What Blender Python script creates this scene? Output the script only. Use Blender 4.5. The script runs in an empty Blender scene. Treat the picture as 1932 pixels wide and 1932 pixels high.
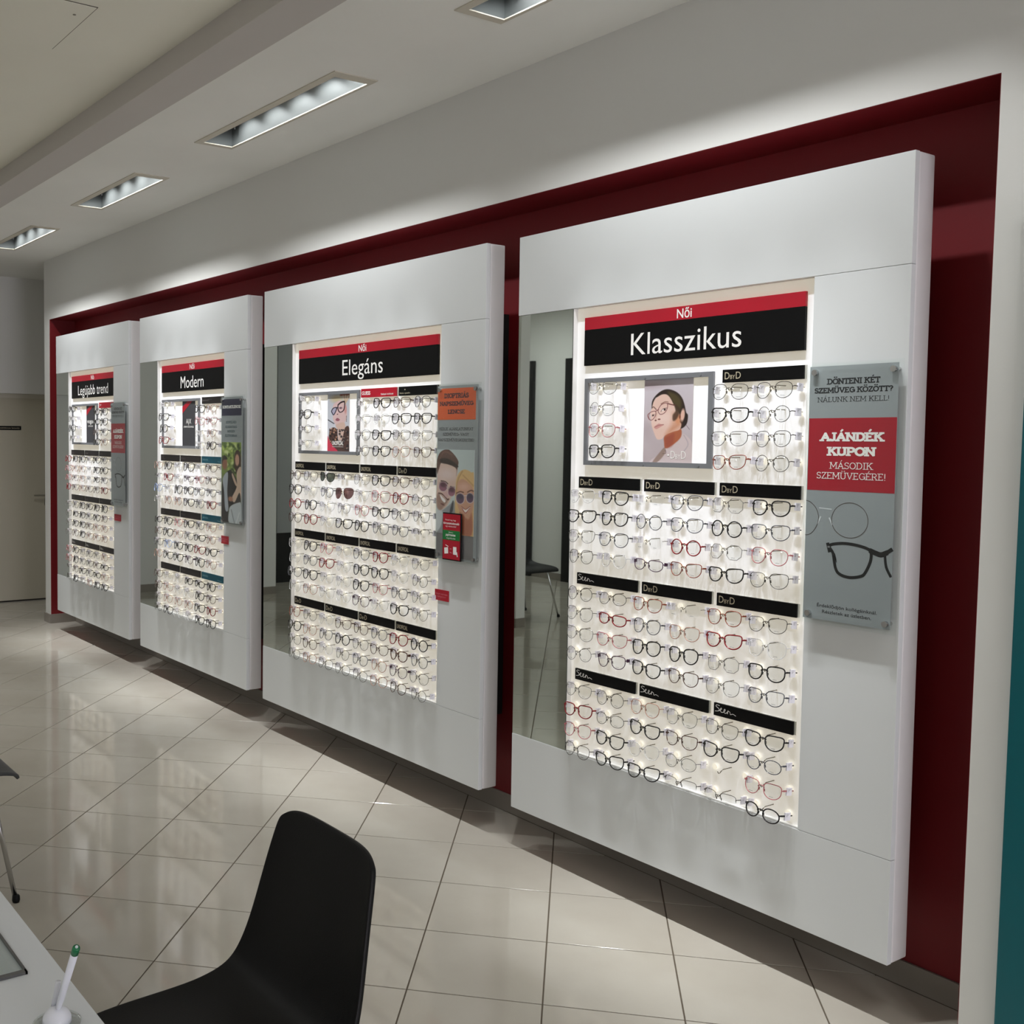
import bpy, bmesh, math, random
import numpy as np
from mathutils import Matrix, Vector
random.seed(7)
C = bpy.context.scene
COL = C.collection
PI = math.pi

# ------------------------------------------------------------------ camera
CAM = Vector((1.6112, -2.8148, 1.6044))
PITCH, ROLL, YAW = -0.0600, 0.0117, 0.9810
fw = Vector((-math.sin(YAW)*math.cos(PITCH), math.cos(YAW)*math.cos(PITCH), math.sin(PITCH)))
rt = Vector((math.cos(YAW), math.sin(YAW), 0)); up = rt.cross(fw)
r_ = rt*math.cos(ROLL) + up*math.sin(ROLL); u_ = -rt*math.sin(ROLL) + up*math.cos(ROLL)
cam_d = bpy.data.cameras.new('camera'); cam = bpy.data.objects.new('camera', cam_d); COL.objects.link(cam)
m = Matrix((r_, u_, -fw)).transposed().to_4x4(); m.translation = CAM
cam.matrix_world = m
cam_d.sensor_width = 36; cam_d.lens = 36*2052.9/1932
cam_d.shift_x = (966-686.7)/1932; cam_d.shift_y = -(966-944.9)/1932
cam_d.clip_start = 0.05
C.camera = cam
# ------------------------------------------------------------------ world and exposure
w = bpy.data.worlds.new('world'); C.world = w; w.use_nodes = True
w.node_tree.nodes['Background'].inputs[0].default_value = (0.78, 0.8, 0.82, 1)
w.node_tree.nodes['Background'].inputs[1].default_value = 0.05
C.view_settings.view_transform = 'Standard'; C.view_settings.look = 'None'
C.view_settings.exposure = 0.0; C.view_settings.gamma = 1.0
C.view_settings.use_curve_mapping = False
LAMP_W = 13.5        # spill of each small lamp in a ceiling light
BEAM_W = 74.0        # its beam
DAY = 9.0            # daylight at the shop front
ROOM_W = .8       # each unseen fill light added on the main ceiling

# ------------------------------------------------------------------ helpers
def tag(o, label=None, cat=None, group=None, kind=None):
    if label: o['label'] = label
    if cat: o['category'] = cat
    if group: o['group'] = group
    if kind: o['kind'] = kind
    return o
def empty(name, loc=(0, 0, 0), mat=None):
    o = bpy.data.objects.new(name, None); COL.objects.link(o); o.empty_display_size = .05
    if mat is not None: o.matrix_world = mat
    else: o.location = loc
    return o
def lin(c):
    return tuple(((x/255)/12.92 if x/255 <= .04045 else ((x/255+.055)/1.055)**2.4) for x in c)
MATS = {}
def mat(name, rgb=(200, 200, 200), rough=.5, metal=0, spec=.5, emis=0, emcol=None, coat=0, bump=None, noise=None):
    if name in MATS: return MATS[name]
    M = bpy.data.materials.new(name); M.use_nodes = True; nt = M.node_tree; b = nt.nodes['Principled BSDF']
    col = lin(rgb) + (1,)
    b.inputs['Base Color'].default_value = col; b.inputs['Roughness'].default_value = rough
    b.inputs['Metallic'].default_value = metal; b.inputs['Specular IOR Level'].default_value = spec
    b.inputs['Coat Weight'].default_value = coat
    if emis:
        b.inputs['Emission Color'].default_value = lin(emcol or rgb) + (1,)
        b.inputs['Emission Strength'].default_value = emis
    if noise:
        sc, amt = noise[:2]; stretch = noise[2] if len(noise) > 2 else (1, 1, 1)
        tc = nt.nodes.new('ShaderNodeTexCoord'); mp = nt.nodes.new('ShaderNodeMapping'); mp.inputs['Scale'].default_value = stretch
        n = nt.nodes.new('ShaderNodeTexNoise'); n.inputs['Scale'].default_value = sc; n.inputs['Detail'].default_value = 4
        nt.links.new(tc.outputs['Object'], mp.inputs[0]); nt.links.new(mp.outputs[0], n.inputs['Vector'])
        cr = nt.nodes.new('ShaderNodeValToRGB')
        cr.color_ramp.elements[0].position = .3; cr.color_ramp.elements[1].position = .7
        cr.color_ramp.elements[0].color = tuple(x*(1-amt) for x in col[:3]) + (1,)
        cr.color_ramp.elements[1].color = tuple(min(1, x*(1+amt)) for x in col[:3]) + (1,)
        nt.links.new(n.outputs['Fac'], cr.inputs[0]); nt.links.new(cr.outputs[0], b.inputs['Base Color'])
    if bump:
        n = nt.nodes.new('ShaderNodeTexNoise'); n.inputs['Scale'].default_value = bump[0]; n.inputs['Detail'].default_value = 3
        tc = nt.nodes.new('ShaderNodeTexCoord'); nt.links.new(tc.outputs['Object'], n.inputs['Vector'])
        bp = nt.nodes.new('ShaderNodeBump'); bp.inputs['Strength'].default_value = bump[1]; bp.inputs['Distance'].default_value = .002
        nt.links.new(n.outputs['Fac'], bp.inputs['Height']); nt.links.new(bp.outputs[0], b.inputs['Normal'])
    MATS[name] = M
    return M
def glassmat(name, tint=(1, 1, 1), gl=.07, gcol=(1, 1, 1), rough=.02, fr=.5):
    if name in MATS: return MATS[name]
    M = bpy.data.materials.new(name); M.use_nodes = True; nt = M.node_tree; nt.nodes.clear()
    o = nt.nodes.new('ShaderNodeOutputMaterial'); mx = nt.nodes.new('ShaderNodeMixShader')
    t = nt.nodes.new('ShaderNodeBsdfTransparent'); g = nt.nodes.new('ShaderNodeBsdfGlossy')
    lw = nt.nodes.new('ShaderNodeLayerWeight'); lw.inputs[0].default_value = .25
    mm = nt.nodes.new('ShaderNodeMath'); mm.operation = 'MULTIPLY_ADD'; mm.inputs[1].default_value = fr; mm.inputs[2].default_value = gl
    mm.use_clamp = True
    nt.links.new(lw.outputs['Fresnel'], mm.inputs[0]); nt.links.new(mm.outputs[0], mx.inputs[0])
    t.inputs[0].default_value = tuple(tint) + (1,); g.inputs[0].default_value = tuple(gcol) + (1,); g.inputs[1].default_value = rough
    nt.links.new(t.outputs[0], mx.inputs[1]); nt.links.new(g.outputs[0], mx.inputs[2]); nt.links.new(mx.outputs[0], o.inputs[0])
    MATS[name] = M
    return M
class MB:
    """collects vertices and faces of ONE mesh"""
    def __init__(s): s.v = []; s.f = []; s.mi = []; s.cur = 0; s.sm = []; s.smooth = False
    def add(s, vs, fs):
        n = len(s.v); s.v += [tuple(p) for p in vs]; s.f += [tuple(i+n for i in f) for f in fs]
        s.mi += [s.cur]*len(fs); s.sm += [s.smooth]*len(fs); return s
    def box(s, x0, x1, y0, y1, z0, z1):
        vs = [(x, y, z) for x in (x0, x1) for y in (y0, y1) for z in (z0, z1)]
        return s.add(vs, [(0, 1, 3, 2), (4, 6, 7, 5), (0, 4, 5, 1), (2, 3, 7, 6), (0, 2, 6, 4), (1, 5, 7, 3)])
    def tube(s, pts, r, n=6, closed=False, ry=None, caps=True):
        """tube along pts; r number or list; cross-section ellipse: r across, ry along local normal (y-ish)"""
        P = [Vector(p) for p in pts]; N = len(P)
        rs = r if isinstance(r, (list, tuple)) else [r]*N
        vs = []
        prev = None
        for i in range(N):
            if closed: t = P[(i+1) % N]-P[i-1]
            else: t = P[min(i+1, N-1)]-P[max(i-1, 0)]
            t.normalize()
            ref = Vector((0, 1, 0)) if abs(t.y) < .9 else Vector((0, 0, 1))
            a = t.cross(ref).normalized(); b = a.cross(t).normalized()
            if prev is not None and abs(t.y) >= .9 and a.dot(prev) < 0: pass
            prev = a
            k = (ry/ (r if not isinstance(r,(list,tuple)) else r[0])) if ry else 1
            for j in range(n):
                an = 2*PI*(j+.5)/n
                vs.append(P[i]+a*(math.cos(an)*rs[i])+b*(math.sin(an)*rs[i]*k))
        fs = []
        for i in range(N if closed else N-1):
            i2 = (i+1) % N
            for j in range(n):
                j2 = (j+1) % n
                fs.append((i*n+j, i*n+j2, i2*n+j2, i2*n+j))
        if caps and not closed:
            fs.append(tuple(range(n-1, -1, -1))); fs.append(tuple((N-1)*n+j for j in range(n)))
        return s.add(vs, fs)
    def cyl(s, p0, p1, r0, r1=None, n=16):
        return s.tube([p0, p1], [r0, r1 if r1 is not None else r0], n)
    def lathe(s, prof, n=24, c=(0, 0, 0)):
        vs = [(c[0]+r*math.cos(2*PI*j/n), c[1]+r*math.sin(2*PI*j/n), c[2]+z) for r, z in prof for j in range(n)]
        fs = [(i*n+j, i*n+(j+1) % n, (i+1)*n+(j+1) % n, (i+1)*n+j) for i in range(len(prof)-1) for j in range(n)]
        fs += [tuple(range(n-1, -1, -1)), tuple((len(prof)-1)*n+j for j in range(n))]
        return s.add(vs, fs)
    def poly(s, pts): return s.add(pts, [tuple(range(len(pts)))])
    def prism(s, pts2, y0, y1):
        """pts2 (x,z) outline extruded in y"""
        n = len(pts2); vs = [(x, y0, z) for x, z in pts2]+[(x, y1, z) for x, z in pts2]
        fs = [tuple(range(n)), tuple(range(2*n-1, n-1, -1))]+[(i, i+n, (i+1) % n+n, (i+1) % n) for i in range(n)]
        return s.add(vs, fs)
    def mesh(s, name, mats):
        me = bpy.data.meshes.new(name); me.from_pydata(s.v, [], s.f); me.update()
        for q in (mats if isinstance(mats, (list, tuple)) else [mats]): me.materials.append(q)
        if any(s.mi): me.polygons.foreach_set('material_index', s.mi)
        if any(s.sm): me.polygons.foreach_set('use_smooth', s.sm)
        return me
    def build(s, name, mats, parent=None, loc=None, bevel=0, seg=2, smooth=False, M=None):
        me = s.mesh(name, mats)
        bm = bmesh.new(); bm.from_mesh(me)
        bmesh.ops.recalc_face_normals(bm, faces=bm.faces)
        if bevel:
            bmesh.ops.bevel(bm, geom=bm.edges[:], offset=bevel, segments=seg, profile=.6, affect='EDGES', clamp_overlap=True)
        bm.to_mesh(me); bm.free()
        if smooth:
            me.polygons.foreach_set('use_smooth', [True]*len(me.polygons))
        o = bpy.data.objects.new(name, me); COL.objects.link(o)
        if parent: o.parent = parent
        if loc: o.location = loc
        if M is not None: o.matrix_world = M
        return o
def link(name, me, parent=None, loc=None):
    o = bpy.data.objects.new(name, me); COL.objects.link(o)
    if parent: o.parent = parent
    if loc is not None: o.location = loc
    return o

# ---- lettering in the built-in font -> mesh
_cap = None
def text_mesh(s, bold=0.0, spacing=1.0):
    cu = bpy.data.curves.new('t', 'FONT'); cu.body = s; cu.offset = bold; cu.space_character = spacing; cu.resolution_u = 3
    cu.extrude = 0
    o = bpy.data.objects.new('t', cu); COL.objects.link(o)
    dg = bpy.context.evaluated_depsgraph_get(); me = bpy.data.meshes.new_from_object(o.evaluated_get(dg))
    bpy.data.objects.remove(o); bpy.data.curves.remove(cu)
    v = np.zeros(len(me.vertices)*3); me.vertices.foreach_get('co', v); v = v.reshape(-1, 3)
    f = [tuple(p.vertices) for p in me.polygons]; bpy.data.meshes.remove(me)
    return v, f
def cap_h():
    global _cap
    if _cap is None:
        v, f = text_mesh('H'); _cap = v[:, 1].max()-v[:, 1].min()
    return _cap
def put_text(mb, s, x0, x1, zb, cap, y, bold=0.0):
    """flat lettering facing -y; fills x0..x1, baseline zb, capital height cap"""
    v, f = text_mesh(s, bold)
    a, b = v[:, 0].min(), v[:, 0].max(); k = cap/cap_h()
    X = x0+(v[:, 0]-a)/(b-a)*(x1-x0); Z = zb+v[:, 1]*k
    mb.add([(X[i], y, Z[i]) for i in range(len(X))], f)
def arc(cx, cy, rx, ry, a0, a1, n=8):
    return [(cx+rx*math.cos(math.radians(a0+(a1-a0)*i/n)), cy+ry*math.sin(math.radians(a0+(a1-a0)*i/n))) for i in range(n+1)]
SL = {  # slab-serif capitals as strokes: advance, strokes, serif points
 'A': (.86, [[(.1, 0), (.43, 1), (.76, 0)], [(.2, .34), (.66, .34)]], [(.1, 0), (.76, 0)]),
 'B': (.76, [[(.16, 0), (.16, 1), (.42, 1)]+arc(.42, .76, .2, .24, 90, -90)+[(.16, .52)], [(.42, .52)]+arc(.42, .26, .25, .26, 90, -90)+[(.16, 0)]], [(.12, 0), (.12, 1)]),
 'C': (.76, [arc(.42, .5, .32, .5, 50, 310, 14)], [(.66, .86)]),
 'D': (.82, [[(.16, 0), (.16, 1), (.38, 1)]+arc(.38, .5, .34, .5, 90, -90, 10)+[(.16, 0)]], [(.12, 0), (.12, 1)]),
 'E': (.72, [[(.62, .12), (.62, 0), (.16, 0), (.16, 1), (.6, 1), (.6, .88)], [(.16, .52), (.46, .52)]], [(.12, 0), (.12, 1)]),
 'G': (.84, [arc(.44, .5, .34, .5, 50, 360, 16), [(.78, .1), (.78, .45), (.52, .45)]], [(.68, .86)]),
 'I': (.4, [[(.2, 0), (.2, 1)]], [(.2, 0), (.2, 1)]),
 'J': (.56, [[(.38, 1), (.38, .22)]+arc(.2, .22, .18, .22, 0, -150, 6)], [(.38, 1)]),
 'K': (.84, [[(.18, 0), (.18, 1)], [(.7, 1), (.2, .45)], [(.36, .6), (.74, 0)]], [(.16, 0), (.16, 1), (.68, 1), (.74, 0)]),
 'L': (.66, [[(.16, 1), (.16, 0), (.58, 0), (.58, .16)]], [(.16, 0), (.16, 1)]),
 'M': (1.02, [[(.14, 0), (.16, 1), (.51, .25), (.86, 1), (.88, 0)]], [(.14, 0), (.14, 1), (.88, 0), (.88, 1)]),
 'N': (.86, [[(.14, 0), (.14, 1), (.72, 0), (.72, 1)]], [(.14, 0), (.12, 1), (.72, 1)]),
 'O': (.86, [arc(.43, .5, .35, .5, 0, 360, 18)], []),
 'P': (.72, [[(.16, 0), (.16, 1), (.4, 1)]+arc(.4, .73, .24, .27, 90, -90)+[(.16, .46)]], [(.16, 0), (.12, 1)]),
 'R': (.8, [[(.16, 0), (.16, 1), (.4, 1)]+arc(.4, .74, .22, .26, 90, -90)+[(.16, .48)], [(.4, .48), (.7, 0)]], [(.16, 0), (.12, 1), (.7, 0)]),
 'S': (.66, [arc(.33, .75, .23, .25, 30, 270, 9)+arc(.33, .25, .25, .25, 90, -150, 9)], [(.54, .88), (.1, .12)]),
 'T': (.74, [[(.08, .86), (.08, 1), (.66, 1), (.66, .86)], [(.37, 0), (.37, 1)]], [(.37, 0)]),
 'U': (.84, [[(.15, 1), (.15, .3)]+arc(.42, .3, .27, .3, 180, 360, 8)+[(.69, 1)]], [(.15, 1), (.69, 1)]),
 'V': (.84, [[(.1, 1), (.42, 0), (.74, 1)]], [(.1, 1), (.74, 1)]),
 'Y': (.8, [[(.1, 1), (.4, .46), (.7, 1)], [(.4, .46), (.4, 0)]], [(.1, 1), (.7, 1), (.4, 0)]),
 'Z': (.7, [[(.12, .86), (.12, 1), (.6, 1), (.08, 0), (.62, 0), (.62, .16)]], []),
 '?': (.6, [arc(.28, .75, .22, .25, 170, -70, 9)+[(.3, .28)]], [(.3, .03)]),
 '!': (.3, [[(.15, 1), (.15, .3)]], [(.15, .03)]),
 '-': (.46, [[(.08, .42), (.38, .42)]], []),
 ' ': (.34, [], [])}
def put_slab(mb, s, x0, x1, zb, cap, y, t=.15):
    base = {'Á': ('A', 'a'), 'É': ('E', 'a'), 'Ö': ('O', 'u'), 'Ő': ('O', 'h'), 'Ü': ('U', 'u'), 'Ű': ('U', 'h'), 'Í': ('I', 'a'), 'Ó': ('O', 'a')}
    tot = sum(SL[base.get(c, (c,))[0]][0] for c in s); kx = (x1-x0)/tot; x = x0
    cnt = [0]
    def quad(p, q, wd, ex=.4):
        dx, dz = (q[0]-p[0]), (q[1]-p[1]); L = math.hypot(dx, dz)
        if L < 1e-6: return
        dx /= L; dz /= L; e = wd*ex/2
        p = (p[0]-dx*e, p[1]-dz*e); q = (q[0]+dx*e, q[1]+dz*e); nx, nz = -dz*wd/2, dx*wd/2
        pts = [(p[0]+nx, p[1]+nz), (p[0]-nx, p[1]-nz), (q[0]-nx, q[1]-nz), (q[0]+nx, q[1]+nz)]
        cnt[0] += 1; yy = y-cnt[0] % 14*.000018
        mb.poly([(x+a*kx, yy, zb+b*cap) for a, b in pts])
    for c in s:
        g, acc = base.get(c, (c, None)); adv, st, se = SL[g]
        for l in st:
            l = [(a, t/2+b*(1-t)) for a, b in l]
            for i in range(len(l)-1): quad(l[i], l[i+1], t, .7)
        for a, b in se:
            b = t*.4+b*(1-t*.8)
            wv = .07 if c in '?!' else .14+t*.35
            if g in 'CGS': quad((a+.0, b-.12), (a+.0, b+.1), t*.7, 0)
            else: quad((a-wv, b), (a+wv, b), t*.8, 0)
        m_ = adv/2
        if acc == 'a': quad((m_-.02, 1.1), (m_+.12, 1.3), t*.8)
        if acc == 'u':
            quad((m_-.22, 1.2), (m_-.08, 1.2), t); quad((m_+.08, 1.2), (m_+.22, 1.2), t)
        if acc == 'h':
            quad((m_-.16, 1.1), (m_-.04, 1.28), t*.7); quad((m_+.06, 1.1), (m_+.18, 1.28), t*.7)
        x += adv*kx
def stroke(mb, pts, wd, y):
    for i in range(len(pts)-1):
        p, q = pts[i], pts[i+1]; dx, dz = q[0]-p[0], q[1]-p[1]; L = math.hypot(dx, dz) or 1e-9
        nx, nz = -dz/L*wd/2, dx/L*wd/2; ex, ez = dx/L*wd*.3, dz/L*wd*.3
        yy = y-(i % 12)*.000018
        mb.poly([(p[0]-ex+nx, yy, p[1]-ez+nz), (p[0]-ex-nx, yy, p[1]-ez-nz), (q[0]+ex-nx, yy, q[1]+ez-nz), (q[0]+ex+nx, yy, q[1]+ez+nz)])
def spline(pts, k=6, closed=True):
    P = [np.array(p, float) for p in pts]; n = len(P); out = []
    for i in range(n if closed else n-1):
        p0 = P[(i-1) % n] if closed or i > 0 else P[i]; p1 = P[i]; p2 = P[(i+1) % n]
        p3 = P[(i+2) % n] if closed or i+2 < n else p2
        for j in range(k):
            t = j/k; out.append(tuple(.5*((2*p1)+(-p0+p2)*t+(2*p0-5*p1+4*p2-p3)*t*t+(-p0+3*p1-3*p2+p3)*t**3)))
    if not closed: out.append(tuple(P[-1]))
    return out

# ---- printed pictures: a colour per vertex of a fine grid
class Paint:
    """soft-edged painting on a canvas; coordinates are those of a w x h drawing"""
    def __init__(s, w_, h_, nx, bg):
        s.w, s.h = w_, h_; s.nx = nx; s.ny = int(nx*h_/w_)
        X, Y = np.meshgrid((np.arange(s.nx)+.5)/s.nx*w_, (np.arange(s.ny)+.5)/s.ny*h_); s.X, s.Y = X, Y
        s.c = np.zeros((s.ny, s.nx, 3)); s.c[:] = bg
    def _mix(s, a, col): s.c[:] = s.c*(1-a[..., None])+np.array(col, float)*a[..., None]
    def grad(s, c0, c1, vert=True):
        t = (s.Y/s.h if vert else s.X/s.w)[..., None]; s.c[:] = np.array(c0)*(1-t)+np.array(c1)*t
    def rect(s, x0, y0, x1, y1, col, a=1):
        s._mix(((s.X >= x0) & (s.X < x1) & (s.Y >= y0) & (s.Y < y1))*float(a), col)
    def ell(s, cx, cy, rx, ry, col, f=.1, a=1, rot=0):
        c, q = math.cos(math.radians(rot)), math.sin(math.radians(rot)); dx, dy = s.X-cx, s.Y-cy
        d = np.sqrt(((dx*c+dy*q)/rx)**2+((-dx*q+dy*c)/ry)**2)
        s._mix(np.clip((1+f-d)/(2*f), 0, 1)*a, col)
    def poly(s, pts, col, f=4, a=1, smooth=True):
        if smooth: pts = spline(pts, 4)
        ins = np.zeros(s.X.shape, bool); dist = np.full(s.X.shape, 1e9)
        n = len(pts)
        for i in range(n):
            (x1, y1), (x2, y2) = pts[i], pts[(i+1) % n]
            if y1 != y2:
                cond = ((y1 > s.Y) != (y2 > s.Y)) & (s.X < (x2-x1)*(s.Y-y1)/(y2-y1)+x1); ins ^= cond
            dx, dy = x2-x1, y2-y1; L = dx*dx+dy*dy+1e-9
            t = np.clip(((s.X-x1)*dx+(s.Y-y1)*dy)/L, 0, 1); dist = np.minimum(dist, np.hypot(s.X-x1-t*dx, s.Y-y1-t*dy))
        sd = np.where(ins, dist, -dist); s._mix(np.clip(.5+sd/(2*f), 0, 1)*a, col)
    def line(s, pts, wd, col, f=2, a=1, smooth=True, closed=False):
        if smooth: pts = spline(pts, 5, closed)
        if closed: pts = pts+[pts[0]]
        dist = np.full(s.X.shape, 1e9)
        for (x1, y1), (x2, y2) in zip(pts[:-1], pts[1:]):
            dx, dy = x2-x1, y2-y1; L = dx*dx+dy*dy+1e-9
            t = np.clip(((s.X-x1)*dx+(s.Y-y1)*dy)/L, 0, 1); dist = np.minimum(dist, np.hypot(s.X-x1-t*dx, s.Y-y1-t*dy))
        s._mix(np.clip(.5+(wd/2-dist)/(2*f), 0, 1)*a, col)
    def blobs(s, n, x0, y0, x1, y1, rmin, rmax, cols, seed, a=1, f=.4):
        rnd = random.Random(seed)
        for _ in range(n):
            s.ell(rnd.uniform(x0, x1), rnd.uniform(y0, y1), rnd.uniform(rmin, rmax), rnd.uniform(rmin, rmax), rnd.choice(cols), f, a, rnd.uniform(0, 180))
    def build(s, name, x0, x1, z0, z1, y, parent, gloss=.35):
        nx, ny = s.nx, s.ny
        X, Z = np.meshgrid(np.linspace(x0, x1, nx+1), np.linspace(z1, z0, ny+1))
        V = np.stack([X, np.full_like(X, y), Z], -1).reshape(-1, 3)
        i = (np.arange(ny)[:, None]*(nx+1)+np.arange(nx)[None]).ravel()
        F = np.stack([i, i+nx+1, i+nx+2, i+1], 1)
        # backing, so the print has thickness
        b0 = len(V); yb = y+.0012
        B = np.array([(x0, yb, z1), (x1, yb, z1), (x1, yb, z0), (x0, yb, z0)])
        me = bpy.data.meshes.new(name)
        fl = [tuple(q) for q in F.tolist()]
        e = [(b0, b0+1, b0+2, b0+3), (0, nx, b0+1, b0), (nx, len(V)-1, b0+2, b0+1), (len(V)-1, len(V)-1-nx, b0+3, b0+2), (len(V)-1-nx, 0, b0, b0+3)]
        me.from_pydata([tuple(q) for q in np.vstack([V, B]).tolist()], [], fl+e)
        at = me.color_attributes.new('print', 'FLOAT_COLOR', 'CORNER')
        c = np.clip(s.c, 0, 255)/255; c = np.where(c <= .04045, c/12.92, ((c+.055)/1.055)**2.4).reshape(-1, 3)
        cc = np.ones((len(me.loops), 4)); cc[:, :3] = .7
        cc[:len(F)*4, :3] = np.repeat(c, 4, 0)
        at.data.foreach_set('color', cc.ravel())
        if 'printed_picture' not in MATS:
            M = bpy.data.materials.new('printed_picture'); M.use_nodes = True; nt = M.node_tree
            A = nt.nodes.new('ShaderNodeVertexColor'); A.layer_name = 'print'
            nt.links.new(A.outputs[0], nt.nodes['Principled BSDF'].inputs['Base Color']); nt.nodes['Principled BSDF'].inputs['Roughness'].default_value = gloss
            MATS['printed_picture'] = M
        me.materials.append(MATS['printed_picture'])
        return link(name, me, parent)

# ------------------------------------------------------------------ materials
M_wall = mat('white_wall_paint', (226, 226, 222), .75, bump=(60, .12))
M_ceil = mat('ceiling_paint', (242, 242, 236), .8, noise=(1.3, .03))
M_main = mat('main_ceiling_paint', (244, 242, 228), .8, noise=(.9, .04))
M_red = mat('dark_red_paint', (120, 6, 18), .6, bump=(40, .25))
M_base = mat('grey_baseboard_tile', (140, 133, 124), .3)
M_white = mat('white_laminate', (220, 223, 223), .34)
M_side = mat('white_side_laminate', (226, 224, 224), .4)
M_dark = mat('dark_gap', (18, 16, 15), .8)
M_black = mat('black_plate', (5, 5, 6), .5, spec=.2)
M_blk2 = mat('brownish_black_plate', (30, 25, 25), .4)
M_redpl = mat('red_plate', (178, 16, 40), .35)
M_teal = mat('teal_plate', (6, 92, 112), .35)
M_ink = mat('white_ink', (248, 246, 242), .5)
M_cream = mat('cream_ink', (196, 186, 160), .5)
M_frame = mat('grey_case_frame', (128, 130, 134), .4, metal=.2)
M_silver = mat('silver_print', (160, 167, 170), .42, metal=.2, noise=(1.2, .08))
M_chrome = mat('chrome', (200, 200, 200), .18, metal=1)
M_wire = mat('grey_wire', (120, 114, 100), .35, metal=.7)
M_glass = glassmat('pane_glass', (.985, .995, .99), .012, fr=.12)
M_lens = glassmat('demo_lens', (.97, .98, .98), .08)
M_board = mat('backlit_board', (232, 237, 250), .6, emis=.31, emcol=(252, 236, 196), noise=(5, .03, (14, 1, .5)))
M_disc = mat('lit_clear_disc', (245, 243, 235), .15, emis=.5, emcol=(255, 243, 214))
M_tag = mat('white_price_tag', (240, 238, 246), .4)
M_ledge = mat('white_ledge', (236, 236, 234), .3)

# mirror
M_mir = mat('mirror_glass', (214, 222, 216), .012, metal=1)

# ------------------------------------------------------------------ SETTING
ZC = 3.019
BACKX0, NX0, NX1, NZ = -7.51, -7.372, .178, 2.530
YW, YN = .05, .265
XL, XR, YO, YFAR = -8.70, 9.5, -5.80, 1.9
def struct(o): o['kind'] = 'structure'; return o
wb = MB(); wb.box(BACKX0, NX0, YW, YFAR-.05, 0, ZC); wb.box(NX1, .288, YW, YW+.35, 0, ZC); wb.box(NX0, NX1, YW, YN+.1, NZ, ZC)
wb.box(NX0, NX1, YN+.012, YN+.1, 0, NZ)
wall_back = struct(wb.build('wall_back', M_wall))
nb = MB()
nb.box(NX0, NX1, YN, YN+.011, 0, NZ); nb.box(NX0, NX0+.002, YW+.001, YN, 0, NZ); nb.box(NX1-.002, NX1, YW+.001, YN, 0, NZ)
nb.box(NX0, NX1, YW+.001, YN, NZ-.002, NZ)
nb.build('red_niche_lining', M_red, wall_back)
# right: the teal panel beyond the white strip
wr = MB(); wr.box(.288, XR, YW+.06, YW+.35, 0, ZC); struct(wr.build('wall_back_right', M_wall)); bpy.data.objects['wall_back_right'].name = 'wall_front_right'
bpy.data.objects['wall_front_right'].name = 'wall_right_return'
tp = MB(); tp.box(.281, 1.15, YW-.03, YW-.002, 0.0, 2.2)
o = tp.build('teal_panel', mat('teal_lacquer', (0, 92, 100), .3), bevel=.003)
tag(o, 'tall teal panel at the right edge beside the white wall strip', 'panel')
wl = MB(); wl.box(XL-.2, XL, YO, -.47, 0, ZC); wl.box(XL-.2, XL, .50, YFAR, 0, ZC); wl.box(XL-.2, XL, -.47, .50, 1.955, ZC)
struct(wl.build('wall_left', M_wall))
bk = MB(); bk.box(XL, XL+.10, -1.2, YFAR-.06, 1.955, ZC)
bk.build('bulkhead', M_wall, bpy.data.objects['wall_left'])
wf = MB(); wf.box(XL, BACKX0, YFAR-.06, YFAR+.1, 0, ZC); struct(wf.build('wall_far', M_wall))
wo = MB(); wo.box(XL-.2, XR, YO-.2, YO, 0, 3.2); struct(wo.build('wall_front', M_wall))
wx = MB(); wx.box(XR, XR+.2, YO, -2.9, 0, 3.2); wx.box(XR, XR+.2, -.1, YW+.3, 0, 3.2); wx.box(XR, XR+.2, -2.9, -.1, 2.85, 3.2); wx.box(XR, XR+.2, -2.9, -.1, 0, .12); struct(wx.build('wall_right', M_wall))
# glazed shop front far to the right (outside the picture); daylight comes in through it
wn = empty('window_1', (XR, -1.5, .12)); struct(wn)
q = MB(); q.box(.12, .13, -1.4, 1.4, 0, 2.73); q.build('daylit_pane', mat('daylit_pane', (240, 240, 255), .5, emis=DAY, emcol=(246, 243, 255)), wn)
q = MB()
for yy in (-1.4, -.02, 1.36): q.box(.03, .08, yy, yy+.04, 0, 2.73)
q.build('window_frame', mat('window_frame_grey', (120, 120, 120), .4), wn)
# door
d = empty('door_1', (XL, .015, 0)); struct(d)
MB().box(-.05, -.005, -.475, .475, .012, 1.915).build('door_leaf', mat('door_paint', (196, 190, 172), .45), d)
fr = MB(); fr.box(-.06, .012, -.485, -.475, 0, 1.955); fr.box(-.06, .012, .475, .485, 0, 1.955); fr.box(-.06, .014, -.485, .485, 1.915, 1.955)
fr.build('door_frame', mat('door_frame_paint', (205, 200, 186), .4), d)
h = MB(); h.tube([(-.005, .42, 1.0), (.045, .42, 1.0)], .009, 8); h.tube([(.045, .428, 1.0), (.045, .29, 1.002)], .009, 8)
h.build('door_handle', mat('satin_metal', (188, 184, 172), .3, metal=.8), d)
h = MB(); h.box(-.005, .002, .40, .44, .905, .975); h.build('lock_plate', MATS['satin_metal'], d)
h = MB(); h.box(.002, .003, .416, .424, .925, .955); h.build('keyhole', M_dark, d)
sg = MB().box(-.005, 0, -.34, .185, 1.617, 1.654).build('door_sign', M_black, d)
tx = MB(); v, f = text_mesh('Kontaktlencse betanító'); a, b = v[:, 0].min(), v[:, 0].max(); k = .015/cap_h()
tx.add([(.0008, .170-(b-x)*k*1.02, 1.629+y*k) for x, y, z in v], f); tx.build('sign_lettering', M_cream, d)

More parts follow.
